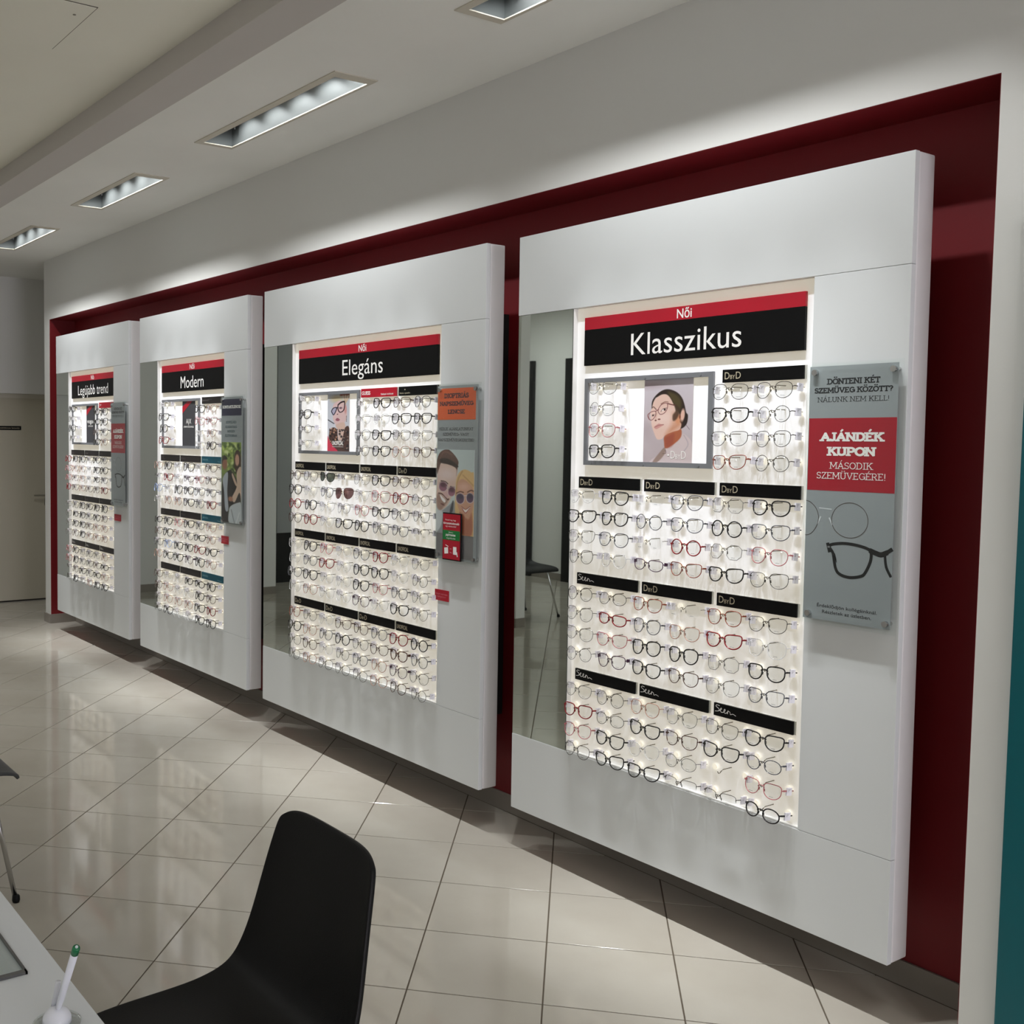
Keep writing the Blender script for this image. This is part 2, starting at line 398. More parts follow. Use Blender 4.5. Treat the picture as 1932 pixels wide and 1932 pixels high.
# ceiling: soffit with holes for the lights, beam, main ceiling
FIX = [(-1.311, -.060, 5), (-3.337, -2.053, 5), (-5.150, -4.095, 4), (-7.06, -5.964, 4), (.75, 1.95, 5)]   # outer x extent, lamps
FY0, FY1 = -.522, -.318
B = .035
ce = MB()
ce.box(XL, XR, -.903, FY0+B-.004, ZC, ZC+.02); ce.box(XL, XR, FY1-.012, YFAR, ZC, ZC+.02)
xs = sorted([(a, b) for a, b, n in FIX]); cur = XL
for a, b in xs:
    ce.box(cur, a+B-.004, FY0+B-.004, FY1-.012, ZC, ZC+.02); cur = b-B*1.6+.004
ce.box(cur, XR, FY0+B-.004, FY1-.012, ZC, ZC+.02)
ceiling = struct(ce.build('ceiling', M_ceil))
bm_ = MB(); bm_.box(XL, XR, -1.07, -.903, ZC-.035, ZC+.3); bm_.build('ceiling_beam', mat('beam_paint', (202, 197, 192), .8), ceiling)  # whole beam in one tone, slightly darker than the ceilings
mc = MB(); mc.box(XL, XR, YO, -1.07, 3.075, 3.15); mc.build('main_ceiling', M_main, ceiling)
ht = MB(); hx0, hx1, hy0, hy1 = -2.62, -2.13, -1.95, -1.45
ht.box(hx0, hx1, hy0, hy1, 3.0715, 3.075)
hatch = empty('access_hatch', (0, 0, 0)); tag(hatch, 'flush square access hatch in the ceiling at the upper left', 'hatch')
ht.build('hatch_panel', M_main, hatch)
g = MB()
for q in [(hx0-.004, hx0, hy0-.004, hy1+.004), (hx1, hx1+.004, hy0-.004, hy1+.004), (hx0, hx1, hy0-.004, hy0), (hx0, hx1, hy1, hy1+.004)]:
    g.box(q[0], q[1], q[2], q[3], 3.0735, 3.075)
g.build('hatch_gap', mat('hatch_gap_shadow', (90, 84, 70), .8), hatch)
MB().cyl((hx1-.10, hy1-.045, 3.0705), (hx1-.10, hy1-.045, 3.0716), .006, n=10).build('hatch_latch', M_wire, hatch)

# baseboards
def bb(name, *boxes):
    q = MB()
    for b in boxes: q.box(*b)
    return struct(q.build(name, M_base, bevel=.0015))
bb('baseboard_back', (NX0+.012, NX1, YN-.010, YN, 0, .076))
bb('baseboard_jamb', (BACKX0-.010, NX0+.010, YW-.012, YW, 0, .076)); bb('baseboard_niche_left', (NX0+.002, NX0+.012, YW-.002, YN-.010, 0, .076))
bb('baseboard_left', (XL, XL+.01, .50, YFAR-.06, 0, .076), (XL, XL+.01, YO, -.52, 0, .076))
bb('baseboard_front', (XL+.01, XR, YO, YO+.01, 0, .076))

# floor: slab and single tiles laid at 45 degrees
fl = struct(MB().box(XL-.1, XR, YO, YFAR, -.05, -.0025).build('floor', mat('grout', (88, 78, 64), .8)))
TS = .3896; TO = Vector((-1.1378, -.7144, 0)); e1 = Vector((math.cos(PI/4), math.sin(PI/4), 0)); e2 = Vector((math.sin(PI/4), -math.cos(PI/4), 0))
Mt = bpy.data.materials.new('polished_floor_tile'); Mt.use_nodes = True; nt = Mt.node_tree; b_ = nt.nodes['Principled BSDF']
b_.inputs['Roughness'].default_value = .07; b_.inputs['Specular IOR Level'].default_value = .42
tc = nt.nodes.new('ShaderNodeNewGeometry'); n1 = nt.nodes.new('ShaderNodeTexNoise'); n1.inputs['Scale'].default_value = 2.2; n1.inputs['Detail'].default_value = 6
oi = nt.nodes.new('ShaderNodeObjectInfo'); ad = nt.nodes.new('ShaderNodeMath'); ad.operation = 'MULTIPLY_ADD'; ad.inputs[1].default_value = .12
nt.links.new(tc.outputs['Position'], n1.inputs['Vector']); nt.links.new(oi.outputs['Random'], ad.inputs[0]); nt.links.new(n1.outputs['Fac'], ad.inputs[2])
cr = nt.nodes.new('ShaderNodeValToRGB'); cr.color_ramp.elements[0].position = .35; cr.color_ramp.elements[1].position = .8
cr.color_ramp.elements[0].color = lin((172, 166, 154))+(1,); cr.color_ramp.elements[1].color = lin((186, 181, 170))+(1,)
nt.links.new(ad.outputs[0], cr.inputs[0]); nt.links.new(cr.outputs[0], b_.inputs['Base Color'])
GAP = .0022
def clip(poly, a, b, c):     # keep a*x+b*y<=c
    out = []
    for i in range(len(poly)):
        p, q = poly[i], poly[(i+1) % len(poly)]; dp, dq = a*p[0]+b*p[1]-c, a*q[0]+b*q[1]-c
        if dp <= 0: out.append(p)
        if (dp < 0) != (dq < 0) and dp != dq:
            t = dp/(dp-dq); out.append((p[0]+(q[0]-p[0])*t, p[1]+(q[1]-p[1])*t))
    return out
def tile_mb(mb, pts):
    n = len(pts); cx = sum(p[0] for p in pts)/n; cy = sum(p[1] for p in pts)/n
    ins = [(p[0]+(cx-p[0])*.006, p[1]+(cy-p[1])*.006) for p in pts]
    vs = [(x, y, -.008) for x, y in pts]+[(x, y, -.0008) for x, y in pts]+[(x, y, 0) for x, y in ins]
    fs = [tuple(2*n+i for i in range(n))]
    for k in (0, n): fs += [(k+i, k+(i+1) % n, k+n+(i+1) % n, k+n+i) for i in range(n)]
    mb.add(vs, fs)
tiles = []
hx = TS/2-GAP
for i in range(-32, 42):
    for j in range(-26, 44):
        c = TO+e1*((i+.5)*TS)+e2*((j+.5)*TS)
        sq = [c+e1*sx*hx+e2*sy*hx for sx, sy in ((-1, -1), (1, -1), (1, 1), (-1, 1))]
        P = [(p.x, p.y) for p in sq]; full = True
        def rng(P): return min(p[0] for p in P), max(p[0] for p in P), min(p[1] for p in P), max(p[1] for p in P)
        x0, x1, y0, y1 = rng(P)
        if x1 < XL or x0 > XR or y1 < YO+.01 or y0 > YFAR-.07: continue
        lim = YN-.012 if x0 > BACKX0+.05 else YFAR-.065
        if x0 > NX1: lim = YW-.001
        Q = clip(P, 0, 1, lim); Q = clip(Q, 0, -1, -(YO+.011)) if Q else Q
        Q = clip(Q, -1, 0, -(XL+.001)) if Q else Q; Q = clip(Q, 1, 0, XR-.001) if Q else Q
        if len(Q) < 3: continue
        ar = abs(sum(Q[k][0]*Q[(k+1) % len(Q)][1]-Q[(k+1) % len(Q)][0]*Q[k][1] for k in range(len(Q))))/2
        if ar < .0006: continue
        same = len(Q) == 4 and ar > hx*hx*4*.999
        # size in the picture
        dv = Vector((c.x, c.y, 0))-CAM; dep = dv.dot(fw); vis = 0
        if dep > .2:
            U = 686.7+2052.9*dv.dot(r_)/dep; V = 944.9-2052.9*dv.dot(u_)/dep
            if -90 < U < 2020 and V < 2060: vis = ar/dep**2*abs(dv.normalized().z)
        tiles.append((vis, c, Q, same))
tiles.sort(key=lambda t: -t[0])
tm = MB(); tile_mb(tm, [(e1*sx*hx+e2*sy*hx).to_2d()[:] for sx, sy in ((-1, -1), (1, -1), (1, 1), (-1, 1))]); tile_me = tm.mesh('tile', Mt)
rest = MB()
for k, (vis, c, Q, same) in enumerate(tiles):
    if k < 290 and vis > 0:
        if same: link('tile', tile_me, fl, c)
        else:
            q = MB(); tile_mb(q, [(x-c.x, y-c.y) for x, y in Q]); link('tile', q.mesh('tile', Mt), fl, c)
    else: tile_mb(rest, Q)
o = rest.build('tile_field', Mt, fl); o['kind'] = 'stuff'

# opposite side of the shop, seen in the mirrors
q = MB(); q.box(-7.0, -5.24, -3.42, -3.32, 0, 3.07); struct(q.build('wall_partition', M_wall))
q = MB(); q.box(-7.0, -5.23, -3.32, -3.31, 0, .076); q.box(-5.24, -5.23, -3.42, -3.32, 0, .076); struct(q.build('baseboard_partition', M_base))
q = MB(); q.box(XL, -7.95, -2.52, -2.30, 0, 3.07); struct(q.build('wall_pier', M_wall))
q = MB(); q.box(-7.95, -7.94, -2.52, -2.30, 0, .076); struct(q.build('baseboard_pier', M_base))
M_blkpanel = mat('black_door_panel', (10, 10, 11), .4)
for nm, bx in (('a', (-8.16, -7.74, YO+.01, YO+.05, .0, 2.48)), ('b', (-7.22, -6.55, YO+.01, YO+.05, .0, 2.48))):
    q = MB(); q.box(*bx); o = q.build('black_panel', M_blkpanel, bevel=.003)
    tag(o, 'tall black door panel on the opposite wall, %s' % ('narrow one seen mid mirror' if nm == 'a' else 'wide one at the mirror edge'), 'panel')
q = MB(); q.box(XL+.002, XL+.06, -3.9, -2.56, 0, 2.9); o = q.build('black_panel', M_blkpanel, bevel=.003)
tag(o, 'tall black panel reflected in the mirror of the Elegáns display', 'panel')
q = MB(); q.box(XL+.08, XL+.16, -3.25, -2.86, .55, 2.75); o = q.build('hanging_board', mat('grey_board', (150, 152, 152), .4), bevel=.004)
tag(o, 'tall grey board hanging before the black panel, seen in the mirror', 'board')

# ------------------------------------------------------------------ ceiling lights
M_trim = mat('light_trim', (206, 200, 184), .5)
M_box = mat('light_box_metal', (112, 116, 115), .42, metal=.75)
M_lampglow = mat('lamp_glow', (255, 250, 240), .5, emis=6, emcol=(255, 250, 240))
for k, (a, b, nl) in enumerate(FIX):
    cx = (a+b)/2; t = empty('ceiling_light', (cx, (FY0+FY1)/2, ZC))
    where = ['cut off at the top edge', 'nearest whole one', 'second whole one', 'farthest, at the left edge', 'outside the frame to the right'][k]
    tag(t, 'long recessed ceiling light with white trim, '+where, 'ceiling light', 'recessed lights in the lowered ceiling')
    X0, X1 = a-cx, b-cx; Y0, Y1 = FY0-(FY0+FY1)/2, FY1-(FY0+FY1)/2
    i0, i1, j0, j1 = X0+B, X1-B*1.6, Y0+B, Y1-.016
    fr = MB()
    for q in ((X0, i0, Y0, Y1), (i1, X1, Y0, Y1), (i0, i1, Y0, j0), (i0, i1, j1, Y1)): fr.box(q[0], q[1], q[2], q[3], -.004, 0)
    fr.build('trim_frame', M_trim, t)
    bx = MB(); H = .17; T = .003
    bx.box(i0-T, i0, j0, j1, 0, H); bx.box(i1, i1+T, j0, j1, 0, H); bx.box(i0, i1, j0-T, j0, 0, H); bx.box(i0, i1, j1, j1+T, 0, H); bx.box(i0, i1, j0, j1, H, H+T)
    bx.build('light_box', M_box, t)
    rail = MB(); rail.box(i0+.08, i0+.086, j1-.03, j1-.026, .06, .10); rail.build('clip', M_dark, t)
    for n in range(nl):
        lx = i0+(i1-i0)*(n+.62)/nl; ly = j0+.045
        lp = MB(); lp.cyl((lx, ly, H), (lx, ly, H-.035), .018, .028, 14)
        lo = lp.build('lamp', mat('lamp_housing', (60, 60, 60), .4, metal=.6), t)
        gl = MB(); gl.cyl((lx, ly, H-.0355), (lx, ly, H-.037), .022, n=14); gl.build('lamp_face', M_lampglow, lo)
        ld = bpy.data.lights.new('spot', 'SPOT'); ld.energy = LAMP_W*(1, 1, 1.35, 1.35, 1)[k]; ld.spot_size = math.radians(125); ld.spot_blend = 1.0; ld.shadow_soft_size = .018
        ld.color = (.97, .985, 1)
        L = bpy.data.objects.new('lamp_spot', ld); COL.objects.link(L); L.parent = t; L.location = (lx, ly, H-.045)
        L.rotation_euler = Vector((0, -.30, 1)).to_track_quat('Z', 'Y').to_euler()
        lb = bpy.data.lights.new('beam', 'SPOT'); lb.energy = BEAM_W*(1, 1, 1.35, 1.35, 1)[k]; lb.spot_size = math.radians(33); lb.spot_blend = 1.0; lb.shadow_soft_size = .02
        lb.color = (.96, .98, 1)
        L = bpy.data.objects.new('lamp_beam', lb); COL.objects.link(L); L.parent = t; L.location = (lx, ly, H-.047)
        L.rotation_euler = Vector((0, -.17, 1)).to_track_quat('Z', 'Y').to_euler()
# unseen fill lights, added to brighten the room
k = 0
for lx in (-7.2, -5.2, -3.2, -1.0, 1.2, 3.2):
    for ly in (-2.0, -4.6):
        t = empty('shop_light', (lx, ly, 3.075)); tag(t, 'unseen square fill light added on the main ceiling, outside the picture', 'ceiling light', 'unseen fill lights added on the main ceiling')
        q = MB(); q.box(-.16, .16, -.16, .16, -.02, 0); q.build('light_housing', M_trim, t, bevel=.003)
        q = MB(); q.box(-.14, .14, -.14, .14, -.022, -.0205); q.build('diffuser', mat('shop_diffuser', (255, 250, 238), .5, emis=1.2), t)
        ld = bpy.data.lights.new('area', 'AREA'); ld.energy = ROOM_W*(8.5 if ly < -3 else 1)*(3.0 if lx < -7 else 1); ld.size = .28; ld.color = (.98, .99, 1)
        L = bpy.data.objects.new('shop_lamp', ld); COL.objects.link(L); L.parent = t; L.location = (0, 0, -.03)

# ------------------------------------------------------------------ EYEGLASSES
def outline(sh, n=26):
    P = dict(round=(.0212, .0205, 2.0, 0, 0), panto=(.0226, .0203, 2.2, .07, 0), square=(.0238, .0190, 2.8, .08, .001), rect=(.0242, .0152, 3.0, .05, 0),
             cat=(.0242, .0184, 2.4, .11, .0040), oval=(.0232, .0172, 2.1, .02, 0), hexa=(.0228, .020, 2.6, .03, 0), big=(.0245, .0218, 2.5, .06, .001),
             aviator=(.0260, .0225, 2.5, .12, 0), half=(.0238, .0165, 2.8, .05, 0), rimless=(.0235, .0175, 2.6, .03, 0))[sh]
    a, b, e, k, lift = P; out = []
    nn = 8 if sh == 'hexa' else n
    for i in range(nn):
        an = 2*PI*(i+.5 if sh == 'hexa' else i)/nn
        c, s = math.cos(an), math.sin(an)
        e_ = e if sh in ('round', 'hexa', 'oval') else (e+.7 if s > 0 else 2.15)
        x = a*math.copysign(abs(c)**(2/e_), c); z = b*math.copysign(abs(s)**(2/e_), s)
        x *= 1+k*z/b
        if z > 0 and x > 0: z += lift*(x/a)**2
        if sh == 'aviator' and z < 0: x *= 1-.12*abs(z/b); z *= 1.0
        out.append((x, z))
    if sh == 'hexa': out = [q for p in zip(out, out[1:]+out[:1]) for q in (p[0], ((p[0][0]+p[1][0])/2*1.0, (p[0][1]+p[1][1])/2))]
    return a, b, out           # x positive = outer side
PROTO = {}
def proto(sh, th, wt):
    """meshes of one kind of frame: sh shape, th rim radius class, wt temple class"""
    key = (sh, th, wt)
    if key in PROTO: return PROTO[key]
    a, b, out = outline(sh); cx = a+.0078; r = {'thin': .00085, 'mid': .0012, 'thick': .0018}[th]
    zc = -.0055 if sh not in ('rimless', 'half') else -.0045
    yb = lambda x: .0098*(x/.055)**2     # face-form curve (towards the board)
    res = {}
    fr = MB(); fr.smooth = True
    lens = {}
    for s in (-1, 1):
        P = [(s*(cx+x), yb(cx+x), zc+z) for x, z in out]
        if sh in ('half', 'rimless'):
            if sh == 'half':
                up_ = [p for (x, z), p in zip(out, P) if z > -.001]; up_.sort(key=lambda p: p[0]); fr.tube(up_, r, 5, ry=r*1.2)
        else: fr.tube(P, r, 5, closed=True, ry=r*1.35)
        L = MB(); n = len(P); c0 = (s*cx, yb(cx)-.0016, zc)
        ring = [(p[0]+(c0[0]-p[0])*.03, p[1], p[2]+(zc-p[2])*.03) for p in P]
        mid = [(c0[0]+(p[0]-c0[0])*.55, yb(abs(c0[0]+(p[0]-c0[0])*.55))-.0012, c0[2]+(p[2]-c0[2])*.55) for p in P]
        L.smooth = True
        L.add([c0]+mid+ring, [(0, 1+i, 1+(i+1) % n) for i in range(n)]+[(1+i, 1+n+i, 1+n+(i+1) % n, 1+(i+1) % n) for i in range(n)])
        L.smooth = False; L.cur = 1          # maker's small print on the lens
        if sh != 'aviator':
            for q in range(4): L.add([(s*cx-.006+q*.0032, -.0022+yb(cx), zc-b*.72), (s*cx-.006+q*.0032+.0024, -.0022+yb(cx), zc-b*.72), (s*cx-.006+q*.0032+.0024, -.0022+yb(cx), zc-b*.72+.0010), (s*cx-.006+q*.0032, -.0022+yb(cx), zc-b*.72+.0010)], [(0, 1, 2, 3)])
        lens[s] = L
        # end piece
        xo = cx+max(x for x, z in out if z > 0); ze = zc+b*.45 if sh != 'round' else zc+b*.28
        xo_ = cx+max(x for x, z in out)
        e = (s*(xo_+.0045), yb(xo_)+.002, ze+.001)
        fr.tube([(s*(xo_-.0015), yb(xo_), ze-.0005), e], [r*1.3, r*1.25], 5, ry=r*1.6)
        res['hinge%d' % s] = e
        # nose pads
        px = cx-a*.93
        fr.tube([(s*(px+.0005), .0005, zc+.002), (s*(px-.0015), .004, zc-.001)], .0006, 4)
        fr.tube([(s*(px-.0018), .0045, zc+.002), (s*(px-.0008), .0048, zc-.005)], .0014, 5)
    # bridge
    xi = cx-a*.90; zb = zc+b*.34
    fr.tube([(-xi, 0, zb-.001), (-xi*.55, -.0005, zb+.0022), (0, -.001, zb+.003), (xi*.55, -.0005, zb+.0022), (xi, 0, zb-.001)], r*1.25 if th == 'thick' else r*1.1, 5, ry=r*1.5)
    if sh == 'aviator': fr.tube([(-xi-.002, 0, zb+.011), (0, -.001, zb+.0105), (xi+.002, 0, zb+.011)], r, 5)
    res['frame'] = fr.mesh('frame', [MATS['white_ink']])
    for s, nm in ((-1, 'l'), (1, 'r')):
        res['lens'+nm] = lens[s].mesh('lens', [M_lens, mat('lens_print', (70, 72, 76), .6)])
        e = res['hinge%d' % s]; T = MB()
        h0 = {'slim': .0009, 'norm': .0018, 'wide': .0040}[wt]
        x0, y0, z0 = e; y1 = .0555
        ys = [y0-.0008, y0+.004, y0+.02, y1]; hs = [h0*1.2, h0*1.15, h0*.9, h0*.8]; wd = min(h0*.7, .0013)
        vs = []; dx = s*.0015
        for i, (yy, hh) in enumerate(zip(ys, hs)):
            xx = x0+dx*(i/3)
            vs += [(xx-wd, yy, z0-hh), (xx+wd, yy, z0-hh), (xx+wd, yy, z0+hh), (xx-wd, yy, z0+hh)]
        fs = [(0, 1, 2, 3), (12, 15, 14, 13)]
        for i in range(3):
            for j in range(4): fs.append((i*4+j, (i+1)*4+j, (i+1)*4+(j+1) % 4, i*4+(j+1) % 4))
        T.add(vs, fs); res['temple'+nm] = T.mesh('temple', [MATS['white_ink']])
        G = MB(); xg = x0+dx*.6; G.box(xg-.0022, xg+.0022, .024, .047, z0-.0115, z0+.0085)
        G.cur = 1
        for q in range(3): G.box(xg+.00225, xg+.0024, .028, .040-.003*q, z0+.0045-.003*q, z0+.0053-.003*q)
        res['tag'+nm] = G.mesh('price_tag', [M_tag, mat('tag_print', (120, 120, 130), .6)])
    for k_ in ('frame', 'lensl', 'lensr', 'templel', 'templer', 'tagl', 'tagr'):
        bm = bmesh.new(); bm.from_mesh(res[k_]); bmesh.ops.recalc_face_normals(bm, faces=bm.faces); bm.to_mesh(res[k_]); bm.free()
    PROTO[key] = res
    return res
# codes of what hangs on each hook: colour, rim class, temple class, words
def fm(n, rgb, rough=.25, metal=0): return mat('frame_'+n, rgb, rough, metal=metal)
KIND = {
 'K': (fm('black', (14, 13, 14)), 'thick', 'norm', 'thick black'),
 'k': (fm('black_metal', (44, 38, 34), .3, .4), 'thin', 'slim', 'thin dark metal'),
 'G': (fm('steel', (128, 126, 124), .3, .6), 'thin', 'slim', 'thin silver grey metal'),
 'D': (fm('dark_grey', (74, 76, 84)), 'mid', 'norm', 'dark grey'),
 'B': (fm('brown', (66, 36, 24)), 'mid', 'norm', 'dark brown'),
 'R': (fm('red', (128, 12, 24)), 'thick', 'norm', 'dark red'),
 'P': (fm('rose', (176, 104, 108)), 'mid', 'norm', 'rose pink'),
 'C': (fm('crystal', (206, 206, 206), .15), 'thin', 'slim', 'pale clear'),
 'N': (fm('nude', (172, 134, 118)), 'mid', 'slim', 'pale brown'),
 'O': (fm('amber', (130, 56, 34)), 'mid', 'norm', 'reddish brown'),
 'V': (fm('violet', (60, 24, 58)), 'mid', 'wide', 'dark violet'),
 'T': (fm('tortoise', (74, 36, 20)), 'thick', 'wide', 'tortoiseshell brown'),
 'L': (fm('blue', (132, 158, 206)), 'mid', 'norm', 'pale blue'),
 'X': (fm('gunmetal', (150, 146, 138), .3, .6), 'thin', 'slim', 'rimless'),
 'S': (fm('sun_black', (26, 28, 24)), 'mid', 'norm', 'black framed sunglasses with dark green lenses'),
 's': (fm('sun_gold', (70, 40, 36), .3, .5), 'thin', 'slim', 'metal aviator sunglasses with brown lenses')}
M_sunG = glassmat('green_sun_lens', (.10, .12, .10), .08); M_sunB = glassmat('brown_sun_lens', (.16, .08, .08), .08)
SHAPES = {'K': ['square', 'cat', 'panto', 'square', 'big', 'rect'], 'k': ['panto', 'square', 'oval', 'round', 'half'], 'G': ['hexa', 'panto', 'oval', 'square', 'round'],
          'D': ['panto', 'cat', 'big'], 'B': ['square', 'cat', 'panto'], 'R': ['square', 'cat', 'round'], 'P': ['panto', 'cat'], 'C': ['panto', 'oval', 'big', 'square'],
          'N': ['square', 'cat', 'panto'], 'O': ['panto', 'cat', 'square'], 'V': ['rect', 'square'], 'T': ['cat'], 'L': ['panto'], 'X': ['rimless'], 'S': ['cat'], 's': ['aviator']}
FORCE = {'o': 'round', 'q': 'square', 'r': 'rect', 'c': 'cat', 'p': 'panto', 'v': 'oval', 'h': 'hexa', 'b': 'big', 'f': 'half'}
SHW = {'round': 'round', 'panto': 'soft round', 'square': 'square', 'rect': 'narrow rectangular', 'cat': 'upswept', 'oval': 'oval', 'hexa': 'hexagonal', 'big': 'large', 'aviator': '', 'half': 'half-rim', 'rimless': ''}
ORD = ['first', 'second', 'third', 'fourth', 'fifth', 'sixth', 'seventh', 'eighth', 'ninth', 'tenth', 'eleventh', 'twelfth', 'thirteenth', 'fourteenth', 'fifteenth', 'sixteenth']
rg = random.Random(11)
def decode(tok):
    k = tok[0]
    sh = FORCE[tok[1]] if len(tok) > 1 else rg.choice(SHAPES[k])
    return k, sh
_made = {}
def setm(o, m_):
    o.material_slots[0].link = 'OBJECT'; o.material_slots[0].material = m_
def make_glasses(k, sh):
    m_, th, wt, words = KIND[k]; pr = proto(sh, th, wt)
    root = empty('eyeglasses'); tag(root, None, 'sunglasses' if k in 'Ss' else 'eyeglasses')
    f = link('frame', pr['frame'], root); setm(f, m_)
    for q in 'lr':
        o = link('lens', pr['lens'+q], root)
        if k == 'S': setm(o, M_sunG)
        if k == 's': setm(o, M_sunB)
        o = link('temple', pr['temple'+q], root); setm(o, m_)
        if k not in 's': link('price_tag', pr['tag'+q], root)
    return root
def copy_glasses(src):
    r = src.copy(); COL.objects.link(r)
    for ch in src.children:
        c = ch.copy(); COL.objects.link(c); c.parent = r
    return r
STUFF = []
def glasses(tok, M, label, group, individual=True):
    k, sh = decode(tok)
    rx, rz, ry = rg.uniform(-.16, -.04), rg.uniform(-.09, .09), rg.uniform(-.035, .035)
    M2 = M @ Matrix.Rotation(rz, 4, 'Z') @ Matrix.Rotation(ry, 4, 'Y') @ Matrix.Rotation(rx, 4, 'X') @ Matrix.Diagonal((1.13, 1.0, 1.16, 1))
    if not individual: STUFF.append((k, sh, M2)); return
    if (k, sh) not in _made: r = _made[(k, sh)] = make_glasses(k, sh)
    else: r = copy_glasses(_made[(k, sh)])
    r.matrix_world = M2
    words = KIND[k][3]; shape = SHW[sh]
    r['label'] = ' '.join((words+((' '+shape) if shape else '')+('' if k in 'Ss' else ' eyeglasses')+' '+label).split())
    r['group'] = group
    return r

# hook with its two discs (parts of the cabinet)
hk = MB(); hk.smooth = True
hk.tube([(0, 0, 0), (0, -.040, 0), (0, -.048, -.003), (0, -.055, -.0080), (0, -.059, -.0095), (0, -.063, -.0080), (0, -.067, -.002)], .0015, 6)
hook_me = hk.mesh('glasses_hook', M_wire)
dk = MB(); dk.cyl((0, 0, 0), (0, -.0035, 0), .0096, n=16); dk.cyl((0, .006, 0), (0, 0, 0), .003, n=8); disc_me = dk.mesh('clear_disc', M_disc)
for q in (hook_me, disc_me):
    bm = bmesh.new(); bm.from_mesh(q); bmesh.ops.recalc_face_normals(bm, faces=bm.faces); bm.to_mesh(q); bm.free()

# ------------------------------------------------------------------ PRINTS
def pic_woman():
    p = Paint(900, 1520, 132, (200, 192, 198)); p.grad((206, 198, 206), (186, 172, 174))     # crop pixels 150..1050 x 240..1760
    X = lambda l: [(x-150, y-240) for x, y in l]
    p.blobs(10, 0, 500, 250, 1300, 60, 260, [(176, 160, 164), (204, 194, 198)], 3, .25, .8)
    p.ell(80, 90, 300, 70, (158, 134, 138), .8, .5)
    p.poly(X([(1040, 1780), (1060, 1420), (900, 1240), (820, 1290), (700, 1440), (560, 1500), (440, 1620), (300, 1780)]), (206, 190, 190), 8)   # jacket
    p.poly(X([(560, 1480), (470, 1570), (330, 1760), (420, 1760), (560, 1600)]), (140, 116, 104), 10, .8)
    p.line(X([(900, 1260), (980, 1420), (900, 1560)]), 14, (168, 156, 164), 8, .8)
    p.poly(X([(560, 1270), (820, 1130), (850, 1290), (700, 1440), (570, 1500), (545, 1400)]), (172, 98, 68), 10)    # neck
    p.poly(X([(560, 1280), (720, 1210), (700, 1440), (580, 1480)]), (150, 74, 62), 26, .6)
    p.poly(X([(300, 800), (300, 640), (380, 520), (500, 440), (620, 430), (760, 490), (850, 590), (900, 720), (930, 850), (965, 910), (945, 1060), (860, 1140), (820, 1100), (800, 850), (680, 700), (400, 560), (320, 700)]), (44, 32, 28), 8)  # hair
    p.poly(X([(600, 470), (740, 520), (840, 640), (830, 800), (740, 850), (700, 700), (620, 560)]), (92, 82, 46), 30, .75)
    p.poly(X([(500, 514), (600, 540), (690, 680), (760, 860), (800, 1000), (850, 1060), (820, 1160), (700, 1200), (560, 1260), (500, 1330), (410, 1335), (350, 1220), (300, 1080), (290, 960), (275, 850), (300, 760), (330, 640), (400, 560)]), (226, 192, 178), 7)  # face
    p.poly(X([(680, 860), (800, 900), (840, 1080), (700, 1200), (560, 1260), (660, 1080)]), (196, 128, 92), 46, .65)
    p.ell(370, 700, 200, 130, (240, 214, 206), .7, .6)
    p.ell(780-150, 960-240, 50, 110, (214, 150, 112), .3, .9, -8); p.ell(870-150, 900-240, 38, 110, (226, 184, 166), .25, 1, 5)  # ear
    p.ell(820-150, 930-240, 16, 34, (120, 60, 40), .5, .8)
    p.poly(X([(720, 700), (820, 800), (770, 960), (700, 1000), (690, 900), (740, 820)]), (66, 46, 34), 14, .8)
    p.line(X([(470, 690), (540, 655), (600, 660)]), 14, (110, 70, 56), 6, .8)
    p.line(X([(300, 760), (330, 740), (380, 790)]), 16, (80, 50, 44), 6, .8)
    p.ell(525-150, 795-240, 48, 20, (245, 230, 226), .3, 1, -18); p.ell(540-150, 795-240, 20, 19, (52, 26, 22), .25)
    p.line(X([(470, 830), (510, 778), (575, 768)]), 8, (60, 34, 28), 3)
    p.ell(330-150, 895-240, 36, 18, (190, 160, 152), .4, 1, -30); p.ell(322-150, 895-240, 14, 16, (56, 34, 30), .3)
    p.line(X([(400, 850), (380, 930), (375, 990)]), 16, (206, 166, 150), 10, .8)
    p.ell(375-150, 990-240, 18, 12, (92, 42, 36), .4); p.ell(440-150, 970-240, 24, 12, (112, 56, 46), .4)
    p.poly(X([(350, 1110), (430, 1050), (470, 1060), (530, 1070), (470, 1110), (390, 1150)]), (206, 150, 144), 6)
    p.line(X([(355, 1115), (440, 1080), (530, 1068)]), 7, (128, 66, 62), 3)
    rim = (136, 84, 84)
    p.line(X([(420, 790), (470, 710), (545, 676), (592, 700), (580, 790), (530, 860), (460, 880), (425, 840)]), 13, rim, 3, 1, closed=True)
    p.line(X([(260, 850), (330, 820), (372, 830), (370, 900), (320, 970), (270, 980), (240, 920)]), 13, rim, 3, 1, closed=True)
    p.line(X([(370, 826), (405, 800), (425, 795)]), 16, rim, 3); p.line(X([(595, 686), (660, 706), (730, 722)]), 18, (104, 54, 52), 3)
    p.line(X([(258, 850), (216, 890), (250, 970)]), 10, rim, 3)
    p.line(X([(930, 1070), (1000, 1160)]), 6, (80, 64, 70), 3); p.line(X([(570, 1530), (580, 1590), (520, 1600)]), 8, (90, 70, 66), 3)
    return p
